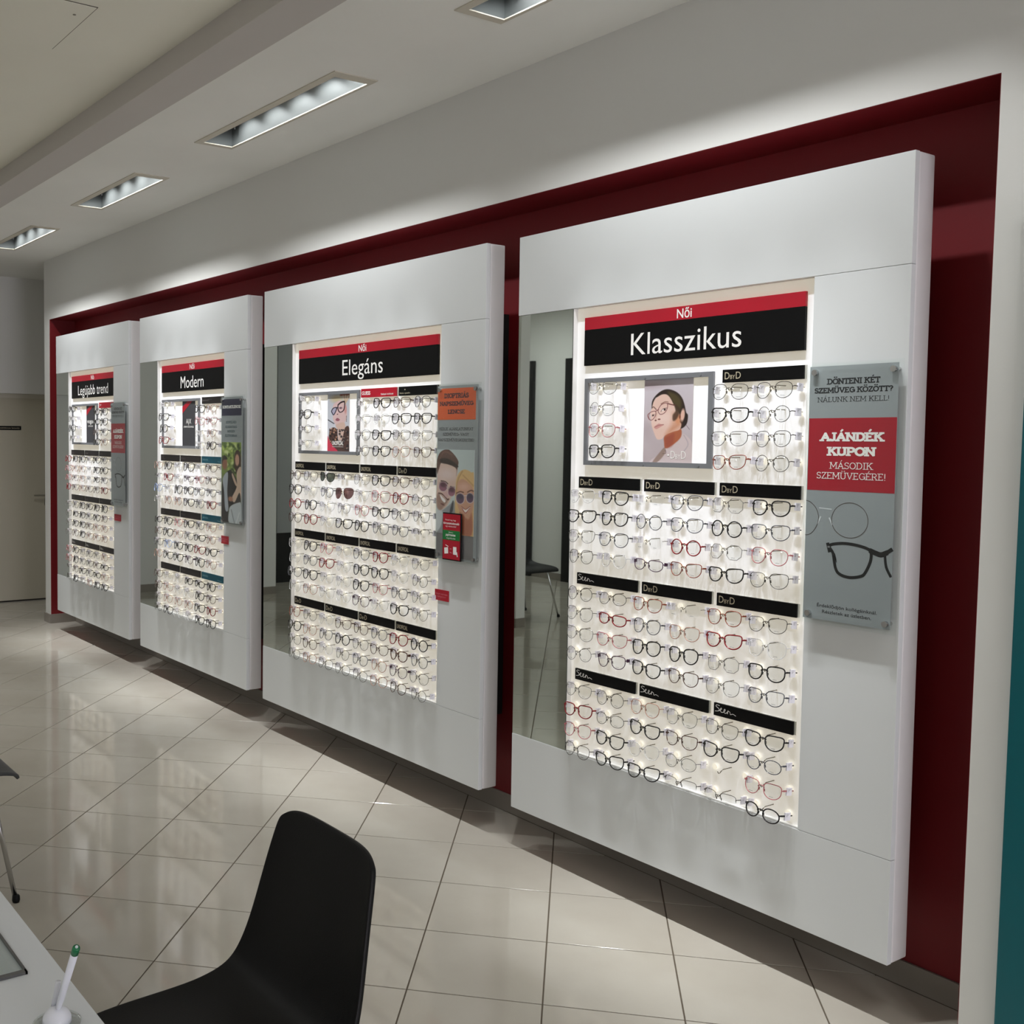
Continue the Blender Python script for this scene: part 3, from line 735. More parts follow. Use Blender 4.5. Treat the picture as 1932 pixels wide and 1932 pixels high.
def pic_blonde():
    p = Paint(600, 1620, 74, (190, 192, 196)); p.grad((184, 188, 196), (214, 214, 222))       # crop 270..870 x 170..1790
    X = lambda l: [(x-270, y-170) for x, y in l]
    p.rect(330, 0, 600, 60, (120, 50, 44)); p.ell(520-270, 300-170, 160, 100, (196, 182, 150), .5)
    for k_ in range(9): p.line(X([(740, 480), (690+k_*26, 200)]), 14, [(232, 216, 184), (170, 130, 110), (206, 180, 150)][k_ % 3], 5)
    p.line(X([(280, 890), (450, 1000)]), 26, (70, 70, 76), 5)
    p.poly(X([(420, 480), (520, 380), (640, 350), (760, 460), (800, 640), (800, 800), (740, 980), (640, 1080), (520, 1060), (430, 900), (420, 700)]), (214, 184, 182), 8)
    p.ell(760-270, 600-170, 36, 120, (204, 150, 146), .3)
    p.poly(X([(500, 1040), (740, 980), (740, 1300), (640, 1480), (570, 1440), (560, 1200)]), (208, 178, 164), 8)
    p.poly(X([(420, 1110), (540, 1180), (560, 1440), (640, 1500), (700, 1360), (760, 1110), (870, 1140), (870, 1800), (560, 1800), (380, 1600), (310, 1440), (330, 1230)]), (84, 60, 54), 7)
    p.blobs(70, 50, 960, 280, 1400, 10, 26, [(30, 24, 24), (196, 150, 120), (40, 30, 30)], 8, .9, .3)
    p.blobs(50, 330, 970, 600, 1600, 12, 30, [(40, 38, 42), (140, 128, 120), (60, 56, 58)], 9, .9, .3)
    p.poly(X([(270, 1360), (330, 1500), (420, 1640), (560, 1800), (270, 1800)]), (206, 60, 84), 8)
    p.poly(X([(490, 900), (540, 840), (610, 890), (560, 930)]), (150, 88, 102), 7); p.ell(545-270, 735-170, 18, 14, (90, 50, 50), .4)
    p.poly(X([(380, 640), (430, 560), (500, 540), (500, 620), (440, 740), (410, 720)]), (170, 166, 186), 5)
    p.line(X([(380, 640), (430, 560), (520, 545), (500, 640), (440, 750), (400, 700)]), 24, (36, 34, 52), 4, closed=True)
    p.line(X([(560, 480), (620, 420), (730, 400), (730, 560), (690, 650), (610, 680), (560, 600)]), 26, (44, 28, 38), 4, closed=True)
    p.line(X([(560, 470), (640, 400), (730, 380)]), 36, (40, 22, 30), 5); p.line(X([(510, 560), (560, 540)]), 24, (36, 34, 52), 4)
    p.ell(630-270, 560-170, 40, 26, (110, 84, 100), .5)
    for k_ in range(4): p.ell(790-270, (800+k_*45)-170, 12, 16, (120, 100, 96), .4)
    return p
def pic_couple():
    p = Paint(620, 1340, 100, (196, 206, 206)); p.grad((192, 204, 204), (198, 206, 204))       # crop 70..690 x 85..1425
    X = lambda l: [(x-70, y-85) for x, y in l]
    p.poly(X([(60, 1430), (70, 1150), (180, 1060), (300, 960), (360, 900), (400, 960), (420, 1080), (420, 1430)]), (150, 152, 156), 6)
    p.poly(X([(340, 920), (360, 900), (350, 1060), (300, 1080)]), (60, 60, 66), 8); p.poly(X([(60, 1430), (60, 1120), (180, 1080), (160, 1300), (80, 1430)]), (206, 210, 212), 10)
    p.poly(X([(86, 420), (100, 330), (240, 300), (410, 360), (410, 520), (370, 720), (300, 900), (240, 1000), (150, 1060), (90, 1020), (70, 880), (80, 640)]), (216, 186, 172), 6)
    p.poly(X([(78, 480), (76, 260), (130, 130), (240, 80), (330, 130), (430, 260), (420, 360), (400, 500), (396, 380), (260, 320), (150, 300), (110, 400)]), (96, 66, 56), 5)
    p.poly(X([(130, 240), (260, 230), (410, 320), (420, 360), (280, 320), (150, 300)]), (44, 30, 26), 8); p.line(X([(120, 230), (200, 120), (330, 170)]), 20, (140, 104, 88), 10, .6)
    p.ell(250-70, 480-85, 140, 90, (226, 206, 204), .6, .7)
    p.poly(X([(76, 880), (110, 790), (220, 880), (270, 900), (200, 1000), (150, 1060), (90, 1030)]), (120, 84, 70), 14, .55)
    p.poly(X([(130, 810), (180, 850), (230, 900), (210, 935), (160, 890)]), (240, 234, 232), 5); p.line(X([(110, 790), (170, 800), (260, 880), (280, 870)]), 18, (86, 52, 44), 6)
    p.ell(180-70, 965-85, 34, 14, (108, 56, 50), .4, 1, 20); p.ell(240-70, 790-85, 50, 66, (210, 168, 168), .4, .8)
    p.line(X([(150, 590), (220, 600), (260, 630)]), 16, (60, 36, 30), 5); p.line(X([(310, 670), (370, 680)]), 16, (60, 36, 30), 5)
    for c_, r1, r2, a_ in (((185, 680), 68, 74, 20), ((330, 750), 58, 74, 15)):
        p.ell(c_[0]-70, c_[1]-85, r1+9, r2+9, (210, 196, 194), .06, 1, a_); p.ell(c_[0]-70, c_[1]-85, r1, r2, (150, 96, 116), .08, 1, a_); p.ell(c_[0]-70, c_[1]-30-85, r1*.8, r2*.5, (82, 44, 58), .5, .9, a_)
    p.line(X([(240, 680), (285, 700)]), 10, (200, 186, 184), 3)
    # woman
    p.poly(X([(390, 1100), (390, 760), (400, 560), (450, 440), (540, 390), (640, 430), (690, 520), (690, 1430), (470, 1430)]), (222, 184, 126), 8)
    p.line(X([(500, 420), (430, 560), (400, 800)]), 22, (180, 136, 84), 8, .7); p.line(X([(510, 480), (600, 560), (680, 640)]), 20, (186, 140, 90), 8, .7)
    p.poly(X([(420, 760), (430, 600), (500, 540), (600, 590), (680, 700), (680, 960), (640, 1110), (590, 1170), (530, 1140), (460, 1040), (425, 930)]), (208, 156, 128), 7)
    p.ell(530-70, 660-85, 80, 50, (226, 184, 168), .6, .8)
    p.poly(X([(470, 1060), (600, 1170), (660, 1060), (665, 1400), (500, 1400), (470, 1200)]), (176, 102, 78), 12, .9)
    p.poly(X([(500, 980), (560, 1010), (630, 960), (610, 1030), (560, 1060), (520, 1030)]), (244, 236, 230), 4); p.line(X([(498, 975), (560, 1012), (632, 958)]), 10, (140, 60, 56), 4); p.line(X([(505, 1000), (560, 1070), (625, 990)]), 12, (170, 84, 80), 4)
    p.line(X([(410, 770), (470, 740), (520, 750)]), 18, (110, 70, 56), 5); p.line(X([(590, 740), (640, 710), (680, 720)]), 18, (110, 70, 56), 5)
    for c_, r1, r2 in (((470, 850), 62, 78), ((628, 830), 54, 72)):
        p.ell(c_[0]-70, c_[1]-85, r1+12, r2+12, (214, 196, 198), .06); p.ell(c_[0]-70, c_[1]-85, r1, r2, (96, 66, 96), .08); p.ell(c_[0]-70, c_[1]-30-85, r1*.8, r2*.5, (52, 42, 70), .5, .9)
    p.line(X([(535, 800), (575, 795)]), 14, (214, 196, 198), 3)
    return p
def pic_park():
    p = Paint(290, 1130, 60, (110, 140, 60)); p.grad((150, 176, 84), (60, 60, 44))    # crop 105..395 x 705..1835
    X = lambda l: [(x-105, y-705) for x, y in l]
    p.blobs(90, 0, 0, 290, 420, 10, 34, [(190, 206, 110), (120, 150, 50), (70, 96, 36), (214, 224, 160), (40, 60, 24)], 4, .8, .5)
    p.poly(X([(130, 1200), (200, 1110), (260, 1110), (360, 1300), (380, 1540), (240, 1600), (200, 1700), (230, 1840), (120, 1840), (110, 1400)]), (44, 38, 38), 5)
    p.poly(X([(120, 1220), (200, 1130), (190, 1400), (210, 1650), (160, 1660), (140, 1400)]), (170, 176, 184), 5)
    p.ell(150-105, 1010-705, 38, 84, (150, 100, 80), .15); p.poly(X([(108, 960), (140, 890), (190, 930), (180, 950), (130, 960), (112, 1020)]), (36, 28, 24), 4)
    p.poly(X([(290, 1000), (300, 860), (340, 810), (380, 860), (392, 1000), (360, 1140), (310, 1100)]), (70, 48, 34), 5)
    p.ell(335-105, 950-705, 30, 80, (206, 158, 134), .15); p.poly(X([(330, 1120), (395, 1060), (395, 1500), (370, 1400), (300, 1540), (260, 1480), (330, 1320)]), (214, 186, 164), 5)
    p.poly(X([(270, 1140), (340, 1300), (310, 1300), (260, 1180)]), (206, 176, 154), 4)
    p.poly(X([(240, 1600), (350, 1540), (395, 1560), (395, 1840), (220, 1840), (215, 1680)]), (196, 202, 206), 6)
    p.line(X([(250, 1650), (300, 1840)]), 10, (120, 124, 128), 5); p.line(X([(370, 1680), (320, 1840)]), 12, (228, 232, 234), 5)
    p.ell(240-105, 1500-705, 34, 36, (170, 120, 96), .3)
    return p
def text_parts(parent, items, y, name='lettering'):
    """items: (material, kind, string, x0, x1, base, cap, weight)"""
    by = {}
    for it in items: by.setdefault(it[0].name, (it[0], []))[1].append(it)
    for nm, (m_, its) in by.items():
        mb = MB()
        for _, kd, s, x0, x1, zb, cap, wt in its:
            if kd == 's': put_slab(mb, s, x0, x1, zb, cap, y, wt)
            else: put_text(mb, s, x0, x1, zb, cap, y, wt)
        link(name, mb.mesh(name, m_), parent)

# ------------------------------------------------------------------ CABINETS
ZB, ZT, ZF, ZH = .1666, 2.3666, .4584, 2.0712
W4, W3 = 1.5422, 1.8319
CABS = [  # right end x, width, roll, title
 (-5.5062, W4, .0033, 'Legújabb trend'), (-3.7636, W4, .0027, 'Modern'), (-1.7386, W3, .0030, 'Elegáns'), (0.0, W4, .0060, 'Klasszikus')]
ROWS_TOP = [1.754, 1.683, 1.611, 1.539]; CASE_ROWS = [1.785, 1.712, 1.639, 1.566]
BLK = [[1.407, 1.335, 1.264, 1.192], [1.060, .988, .916, .843], [.711, .639, .567, .494]]
PLZ = [1.821, 1.4685, 1.1215, .7715]      # tops of the plate rows
G4 = dict(case='Gq Go Pp Kq', top='k kp;Kc ko;k kp;Oc ko',
  blk=['C Kq X Dp Gh Kq;Kc Kq Do Dq Ko Dq;G Dp X Ro Gh Pp;kp Cp Vr Oc Kc kq', 'ko kv Oq X Op kq;Gp Rr Dp Nq Rc C;Gq Pc Kp Kp Gh Kq;Go Vq Kq Bq Gp Dc', 'Gq ko Np Gp kq Kc;Rq kv Kc Bc Kc Dv;Pp Kc C Gv - Pq;kp Kc Kc kf kf Kv'])
G3 = dict(case='C Kq k C', top='C Kc Bq Dp;C C Kq Kc;kp Kc kq Gq;kp Kq Np Bc',
  blk=['Bo kp S kf Gp Kq Bq Gp;Kp Cp Dp s Cp Pb Rp ko;Ro Kp Cp Gp Pp Kc Dp kq;Bp Rp Cp Kq Kp Db Dq kf', 'C Kp Pp Cp Dp Rq C Gp;Cp Dp Rq C Kp Kp Cp ko;Dp Kp C Cp Kp Pc Dp Gp;C Np C Cp Vp C Kq Gp', 'Op kp C Bc Bq Dp Rp Ko;Kp Np Dp Ko kp Bq Tq Dp;kp Bp Cp kp Dp Np Vp kp;kp Np kp kp kp Np Bp ko'])
G2 = dict(case='C Kq Kp Rq', top='K N;P P;C N;C K', blk=['N K C K C B;k R C V P B;L C Kb K D D;C N N K D R', 'K K P K D N;B K N D K N;D L K K R K;N K K V K N', 'B C C K K K;B N C C K B;G N N N K R;k K C C K K'])
G1 = dict(case='K G K G', top='K K;K K;B D;K N', blk=['R K K G K D;P N N C K K;P B N C K D;R B N B B R', 'G D K K K K;G K K D K B;G K K B N N;G B K N N N', 'P K G D G N;P K D D B K;k B K D K N;k K G N K K'])
HANG = [G1, G2, G3, G4]
def cab_matrix(R, W, a):
    c = Matrix.Translation((R-W/2, 0, (ZB+ZT)/2)) @ Matrix.Rotation(-a, 4, 'Y')
    return c @ Matrix.Translation((W/2, 0, -(ZB+ZT)/2))       # local x=0 is the right end, z from the floor
def thing(name, label, cat, M, group=None):
    o = empty(name, mat=M.copy()); return tag(o, label, cat, group)
n_ind = 0
for ci in (3, 2, 1, 0):
    R, W, a, title = CABS[ci]; Mc = cab_matrix(R, W, a); G = HANG[ci]
    xl = -W; xm = -W+.2942 if ci != 2 else -W+.302; xp = -.286
    pos = ['farthest left of the four', 'second from the left', 'second from the right, widest', 'nearest, at the right'][ci]
    cab = thing('display_cabinet', 'white wall display cabinet for eyeglasses, sign %s, %s' % (title, pos), 'display cabinet', Mc @ Matrix.Translation((-W/2, 0, ZB)), 'white display cabinets on the red wall')
    P = Matrix.Translation((W/2, 0, -ZB))
    def part(mb, name, m_, bevel=0, parent=None, smooth=False):
        o = mb.build(name, m_, None, bevel=bevel, smooth=smooth)
        if parent is None: o.parent = cab; o.matrix_local = P
        else: o.parent = parent
        return o
    part(MB().box(xl, 0, .0205, .0957, ZB, ZT), 'carcass', M_side, bevel=.005)
    part(MB().box(xl+.15, -.15, .096, YN-.012, ZB+.25, ZT-.25), 'wall_bracket', M_dark)
    part(MB().box(xl, 0, 0, .020, ZH, ZT), 'header_panel', M_white, bevel=.0008)
    part(MB().box(xl, 0, 0, .020, ZB, ZF), 'footer_panel', M_white, bevel=.0008)
    part(MB().box(xp, 0, 0, .020, ZF+.0012, ZH-.0012), 'side_panel', M_white, bevel=.0008)
    part(MB().box(xl, xm-.003, .002, .020, ZF+.001, ZH-.001), 'mirror', M_mir)
    e_ = MB(); e_.box(xm-.003, xm, .0, .020, ZF+.001, ZH-.001); part(e_, 'mirror_edge', mat('mirror_edge_dark', (40, 44, 42), .3))
    part(MB().box(xm+.002, xp-.001, .0200, .0204, ZF+.001, ZH-.001), 'display_board', M_board)
    part(MB().box(xm, xm+.002, .0, .020, ZF+.001, ZH-.001), 'reveal', M_ledge)
    part(MB().box(xm+.002, xp-.001, .004, .0199, ZF+.0003, ZF+.006), 'bottom_ledge', M_ledge)
    nm = 'the '+title+' display'
    # title sign
    xs0, xs1 = (-1.202, -.319) if ci != 2 else (-1.481, -.319)
    sg = thing('title_sign', 'black title sign with red top strip, white lettering %s' % title, 'sign', Mc @ Matrix.Translation(((xs0+xs1)/2, .02, 1.864)), 'title signs of the displays')
    SP = Matrix.Translation((-(xs0+xs1)/2, -.02, -1.864))
    def spart(mb, name, m_, bevel=0):
        o = mb.build(name, m_, None, bevel=bevel); o.parent = sg; o.matrix_local = SP; return o
    spart(MB().box(xs0, xs1, .010, .0199, 1.864, 1.990), 'sign_board', M_black, bevel=.0006)
    spart(MB().box(xs0, xs1, .010, .0199, 1.9905, 2.034), 'red_strip', M_redpl, bevel=.0006)
    t1 = {0: (-1.052, -.416, 1.886), 1: (-.907, -.579, 1.884), 2: (-1.068, -.728, 1.891), 3: (-.982, -.536, 1.889)}[ci]
    t2 = {0: (-.767, -.703), 1: (-.775, -.706), 2: (-.928, -.864), 3: (-.788, -.728)}[ci]
    mb = MB(); put_text(mb, title, t1[0], t1[1], t1[2], .072, .0095); o = link('lettering', mb.mesh('lettering', M_ink), sg); o.matrix_local = SP
    mb = MB(); put_text(mb, 'Női', t2[0], t2[1], 1.9965, .029, .0095, .012); o = link('lettering', mb.mesh('lettering', M_ink), sg); o.matrix_local = SP
    # picture case with its grey frame
    cx0 = xm+.0535; cx1 = cx0+.559
    cs = thing('picture_case', 'grey framed white case with a picture, upper left of %s' % nm, 'picture frame', Mc @ Matrix.Translation(((cx0+cx1)/2, .02, 1.511)), 'grey framed picture cases')
    CP = Matrix.Translation((-(cx0+cx1)/2, -.02, -1.511))
    def cpart(mb, name, m_, bevel=0):
        o = mb.build(name, m_, None, bevel=bevel); o.parent = cs; o.matrix_local = CP; return o
    z0, z1, bw = 1.511, 1.818, .016
    cpart(MB().box(cx0+.001, cx1-.001, .0165, .0199, z0+.001, z1-.001), 'backing', M_board)
    fr = MB(); fr.box(cx0, cx1, .0075, .0160, z1-bw, z1); fr.box(cx0, cx1, .0075, .0160, z0, z0+bw); fr.box(cx0, cx0+bw, .0075, .0160, z0+bw, z1-bw); fr.box(cx1-bw-.003, cx1, .0075, .0160, z0+bw, z1-bw)
    cpart(fr, 'frame', M_frame)
    for sx in (cx0+.04, (cx0+cx1)/2, cx1-.05):
        for sz in (z0+bw/2, z1-bw/2):
            q = MB(); q.cyl((sx, .0075, sz), (sx, .0062, sz), .004, n=12); cpart(q, 'screw', M_frame)
    px0 = {3: -.922, 2: -1.206, 1: -.889, 0: -.879}[ci]; px1 = {3: -.718, 2: -1.009, 1: -.706, 0: -.701}[ci]
    if ci >= 2:
        pp = (pic_woman if ci == 3 else pic_blonde)().build('picture', px0, px1, z0+bw, z1-bw, .0145, cs); pp.matrix_local = CP
        pp['label'] = 'printed portrait of a person wearing eyeglasses'
        mb = MB()
        if ci == 3:
            x = px0+.118; put_text(mb, 'D', x, x+.018, 1.540, .026, .0140, -.01); put_text(mb, 'BY', x+.020, x+.040, 1.540, .015, .0140, -.01); put_text(mb, 'D', x+.043, x+.062, 1.540, .026, .0140, -.01)
            stroke(mb, [(x-.012, 1.552), (x-.008, 1.552)], .005, .0140)
        else:
            put_text(mb, 'UNOFFICIAL', px0+.045, px0+.145, 1.557, .019, .0140, .02); mb.box(px0+.045, px0+.145, .0138, .0140, 1.548, 1.5495)
        o = link('lettering', mb.mesh('lettering', M_ink), cs); o.matrix_local = CP
    else:
        cpart(MB().box(px0, px1, .0135, .0155, z0+bw, z1-bw), 'picture', mat('charcoal_print', (64, 64, 68), .5))
        q = MB(); zt_ = z1-bw; q.prism([(px0, zt_-.075), (px0, zt_-.035), (px0+.075, zt_), (px0+.145, zt_)], .0130, .0134); cpart(q, 'red_ribbon', M_redpl)
        mb = MB()
        if ci == 1: put_text(mb, 'A|X', px0+.055, px0+.13, 1.664, .030, .0130); put_text(mb, 'ARMANI EXCHANGE', px0+.02, px0+.165, 1.640, .010, .0130, .01)
        else: put_text(mb, 'vogue', px0+.015, px0+.165, 1.672, .030, .0130, .015); put_text(mb, 'EYEWEAR', px0+.04, px0+.14, 1.645, .010, .0130, .01)
        o = link('lettering', mb.mesh('lettering', M_ink), cs); o.matrix_local = CP
    # brand plates
    if ci == 2: px = [-1.511+.303*k_ for k_ in range(4)]; start = {0: [2, 3], 1: [0, 1, 2, 3], 2: [0, 1, 2, 3], 3: [0, 1, 2, 3]}; cols = [-1.172-.2614+.1525*k_ for k_ in range(8)]
    else: px = [-1.217, -.911, -.603]; start = {0: [2], 1: [0, 1, 2], 2: [0, 1, 2], 3: [0, 1, 2]}; cols = [-1.155+.1543*k_ for k_ in range(6)]
    PL = {3: ['xxD', 'DDD', 'SDD', 'SSS'], 2: ['xxGk', 'UUUD', 'UUUU', 'DDDU'], 1: ['xxE', 'aRt', 'aRt', 'aRt'], 0: ['xxg', 'VVP', 'VVP', 'SSS']}[ci]
    PLW = {'D': 'pale mixed-size capitals', 'S': 'slanted handwriting', 'U': 'narrow pale capitals', 'G': 'white capitals', 'k': 'small pale script and a dot', 'E': 'faint small capitals',
           'a': 'faint two-line lettering', 'R': 'faint dark lettering', 't': 'pale small lettering', 'V': 'faint lettering', 'P': 'faint small lettering', 'g': 'a small white mark'}
    for r in range(4):
        for c in start[r]:
            code = PL[r][c]; x0 = px[c]; x1 = x0+.2845; zt = PLZ[r]; zb = zt-.0405
            colr = 'red' if code in 'Gg' else 'teal' if code == 't' else 'black'
            base = M_redpl if colr == 'red' else M_teal if colr == 'teal' else (M_black if ci >= 2 else M_blk2)
            pl = thing('brand_plate', '%s plate with %s, %s plate, %s row, %s display' % (colr, PLW[code], ORD[c if r else c-start[0][0]], ORD[r], title), 'sign', Mc @ Matrix.Translation((x0, .02, zb)), 'brand plates on the displays')
            q = MB(); q.box(0, .2845, -.010, -.004, 0, .0405); q.build('plate', base, pl, bevel=.0004)
            q = MB(); q.box(.0005, .2895, -.0039, -.0001, .0005, .041); q.build('acrylic_backing', mat('acrylic_backing', (206, 206, 196), .2), pl)
            y = -.0104; mb = MB(); ink = M_cream
            if code == 'D': put_text(mb, 'D', .009, .0265, .0105, .0215, y, .0); put_text(mb, 'BY', .029, .047, .0105, .0125, y, .0); put_text(mb, 'D', .050, .068, .0105, .0215, y, .0)
            elif code == 'S':
                ink = M_ink
                for l in ([(.022, .034), (.012, .035), (.009, .030), (.020, .024), (.019, .017), (.006, .014)], [(.020, .017), (.030, .024), (.029, .028), (.025, .022), (.029, .015), (.037, .016)],
                          [(.037, .016), (.044, .023), (.042, .027), (.039, .020), (.044, .014), (.051, .018), (.055, .025)], [(.051, .018), (.053, .0145), (.055, .023), (.062, .021), (.064, .0145), (.073, .0175), (.084, .014)]):
                    stroke(mb, spline(l, 4, False), .0018, y)
            elif code == 'U': put_text(mb, 'UNOFFICIAL', .008, .088, .011, .018, y, .01)
            elif code == 'G': ink = M_ink; put_text(mb, 'GUESS', .008, .078, .012, .016, y, .02); put_text(mb, 'Exkluzív kollekció', .165, .262, .008, .008, y, .01)
            elif code == 'k': put_text(mb, 'kate spade', .010, .085, .009, .007, y); stroke(mb, [(.045, .027), (.050, .027)], .005, y)
            elif code == 'a': ink = mat('dim_ink', (112, 104, 104), .5); put_text(mb, 'A|X', .02, .05, .020, .010, y); put_text(mb, 'ARMANI', .02, .07, .010, .005, y)
            elif code == 'R': ink = mat('dim_ink', (112, 104, 104), .5); put_text(mb, 'POLO', .014, .075, .016, .010, y)
            elif code == 't': ink = mat('teal_ink', (150, 196, 206), .5); put_text(mb, 'BRENDEL', .016, .09, .016, .009, y); put_text(mb, 'Titanium', .215, .27, .008, .007, y)
            elif code in 'VP': ink = mat('dim_ink', (112, 104, 104), .5); put_text(mb, {'V': 'vogue', 'P': 'police'}[code], .014, .07, .014, .012, y)
            elif code == 'E': ink = mat('dim_ink', (112, 104, 104), .5); put_text(mb, 'EMPORIO', .01, .10, .015, .009, y)
            elif code == 'g': ink = M_ink; stroke(mb, [(.02, .012), (.03, .03), (.036, .016), (.05, .028)], .003, y); stroke(mb, [(.016, .028), (.028, .020)], .003, y)
            link('lettering', mb.mesh('lettering', ink), pl)
    # hooks and eyeglasses
    slots = []
    for r, tok in enumerate(G['case'].split()): slots.append((xm+.181 if ci != 2 else xm+.186, CASE_ROWS[r], tok, '%s from top in the grey framed case, %s' % (ORD[r], title), 0))
    nc = len(cols); rowsT = G['top'].split(';')
    for r, row in enumerate(rowsT):
        ts = row.split(); c0 = nc-len(ts)
        for c, tok in enumerate(ts): slots.append((cols[c0+c], ROWS_TOP[r], tok, '%s row beside the case, %s column, %s' % (ORD[r], ORD[c], title), c0+c))
    for b in range(3):
        for r, row in enumerate(G['blk'][b].split(';')):
            ts = row.split(); assert len(ts) == nc, (ci, b, r)
            for c, tok in enumerate(ts): slots.append((cols[c], BLK[b][r], tok, '%s row, %s column, %s band, %s' % (ORD[r], ORD[c], ['upper', 'middle', 'lowest'][b], title), c))
    if ci == 0: order = sorted(slots, key=lambda s: -s[4])
    else: order = slots
    room = 300-n_ind; k_ = 0
    for (x, z, tok, lab, c) in order:
        hz = z+.0095
        ho = link('glasses_hook', hook_me, cab); ho.matrix_local = P @ Matrix.Translation((x, .02, hz))
        for s in (-1, 1): link('clear_disc', disc_me, ho, (s*.056, -.006, -.010))
        if tok == '-': continue
        ind = k_ < room
        glasses(tok, Mc @ Matrix.Translation((x, -.0415, z+.0015)), lab, 'eyeglasses on the %s display' % title, ind)
        if ind: k_ += 1; n_ind += 1
    # poster board
    if ci == 3: plab = 'nearest glass poster board, red block above a large printed black frame'
    elif ci == 2: plab = 'glass poster board with orange block and two smiling people in sunglasses'
    elif ci == 1: plab = 'glass poster board with navy block and a couple sitting under trees'
    else: plab = 'farthest glass poster board, red block, on the leftmost cabinet'
    pb = thing('poster_board', plab, 'poster', Mc @ Matrix.Translation((-.143, 0, 1.45)), 'glass poster boards on standoffs')
    PP = Matrix.Translation((.143, 0, -1.45))
    def ppart(mb, name, m_, bevel=0):
        o = mb.build(name, m_, None, bevel=bevel); o.parent = pb; o.matrix_local = PP; return o
    ppart(MB().box(-.287, 0, -.0200, -.0160, 1.0795, 1.8205), 'glass_plate', M_glass)
    ppart(MB().box(-.276, -.013, -.0212, -.0201, 1.093, 1.811), 'print_sheet', M_silver)
    ppart(MB().box(-.280, -.008, -.0262, -.0240, 1.089, 1.815), 'front_glass', M_glass)
    for kx, kz in ((-.257, 1.794), (-.024, 1.794), (-.257, 1.108), (-.024, 1.108)):
        q = MB(); q.cyl((kx, -.0005, kz), (kx, -.0160, kz), .006, n=12); q.cyl((kx, -.0160, kz), (kx, -.031, kz), .0085, n=16); ppart(q, 'standoff', M_chrome)
    yT = -.02140
    M_ptext = mat('dark_grey_ink', (38, 40, 44), .5)
    M_pred = mat('red_print', (168, 18, 40), .45)
    def pt(items):
        by = {}
        for it in items: by.setdefault(it[0].name, (it[0], []))[1].append(it)
        for nm_, (m_, its) in by.items():
            mb = MB()
            for _, kd, s, x0, x1, zb, cap, wt in its:
                (put_slab if kd == 's' else put_text)(mb, s, x0, x1, zb, cap, yT-(.0005 if m_ is M_ink or ci == 2 and zb > 1.66 else 0), wt)
            o = link('lettering', mb.mesh('lettering', m_), pb); o.matrix_local = PP
    if ci in (3, 0):
        ppart(MB().box(-.274, -.013, -.0215, -.0212, 1.461, 1.665), 'red_block', M_pred)
        pt([(M_ptext, 's', 'DÖNTENI KÉT', -.221, -.064, 1.759, .0165, .20), (M_ptext, 's', 'SZEMÜVEG KÖZÖTT?', -.260, -.027, 1.735, .0155, .20), (M_ptext, 's', 'NÁLUNK NEM KELL!', -.250, -.036, 1.710, .014, .09),
            (M_ink, 's', 'AJÁNDÉK', -.236, -.049, 1.600, .025, .23), (M_ink, 's', 'KUPON', -.214, -.071, 1.5595, .025, .23), (M_ink, 's', 'MÁSODIK', -.206, -.077, 1.523, .0185, .09), (M_ink, 's', 'SZEMÜVEGÉRE!', -.246, -.038, 1.4945, .0185, .09),
            (M_ptext, 't', 'Érdeklődjön kollégáinknál.', -.232, -.051, 1.1295, .009, .01), (M_ptext, 't', 'Részletek az üzletben.', -.215, -.067, 1.113, .009, .01)])
        # printed frames
        mb = MB(); ring = [(-.140+.0545*math.cos(t), 1.381+.049*math.sin(t)) for t in np.linspace(0, 2*PI, 40)]; stroke(mb, ring, .0016, yT)
        L_ = [(-.276, 1.430), (-.262, 1.426), (-.245, 1.411), (-.236, 1.390), (-.237, 1.370), (-.247, 1.348), (-.262, 1.334), (-.276, 1.331)]; stroke(mb, spline(L_, 4, False), .0016, yT)
        o = link('thin_round_frame_print', mb.mesh('thin_round_frame_print', mat('print_brown', (70, 56, 48), .5)), pb); o.matrix_local = PP
        mb = MB(); stroke(mb, [(-.234, 1.411), (-.196, 1.409)], .0028, yT); stroke(mb, [(-.229, 1.386), (-.238, 1.366)], .004, yT); stroke(mb, [(-.202, 1.384), (-.192, 1.366)], .004, yT)
        o = link('bridge_print', mb.mesh('bridge_print', mat('print_light', (206, 212, 214), .5)), pb); o.matrix_local = PP
        mb = MB()
        rimp = spline([(-.198, 1.306), (-.165, 1.315), (-.128, 1.315), (-.088, 1.308), (-.074, 1.297), (-.075, 1.272), (-.089, 1.240), (-.102, 1.229), (-.134, 1.2225), (-.164, 1.2285), (-.178, 1.245), (-.187, 1.285)], 5)
        stroke(mb, rimp+[rimp[0]], .0085, yT)
        stroke(mb, [(-.204, 1.311), (-.198, 1.290)], .010, yT); stroke(mb, spline([(-.075, 1.302), (-.060, 1.297), (-.045, 1.294), (-.030, 1.300)], 4, False), .014, yT)
        stroke(mb, spline([(-.030, 1.300), (-.016, 1.310)], 4, False), .011, yT); stroke(mb, spline([(-.034, 1.292), (-.029, 1.262), (-.016, 1.238)], 4, False), .0075, yT)
        o = link('black_frame_print', mb.mesh('black_frame_print', mat('print_black', (14, 15, 17), .5)), pb); o.matrix_local = PP
        mb = MB(); stroke(mb, [(-.182, 1.285), (-.176, 1.262)], .003, yT+.0002); stroke(mb, [(-.203, 1.3025), (-.199, 1.3025)], .005, yT-.0002)
        o = link('temple_print', mb.mesh('temple_print', mat('print_grey', (120, 122, 124), .5)), pb); o.matrix_local = PP
    elif ci == 2:
        ppart(MB().box(-.275, -.027, -.0218, -.0212, 1.671, 1.800), 'orange_block', mat('orange_print', (226, 96, 40), .45))
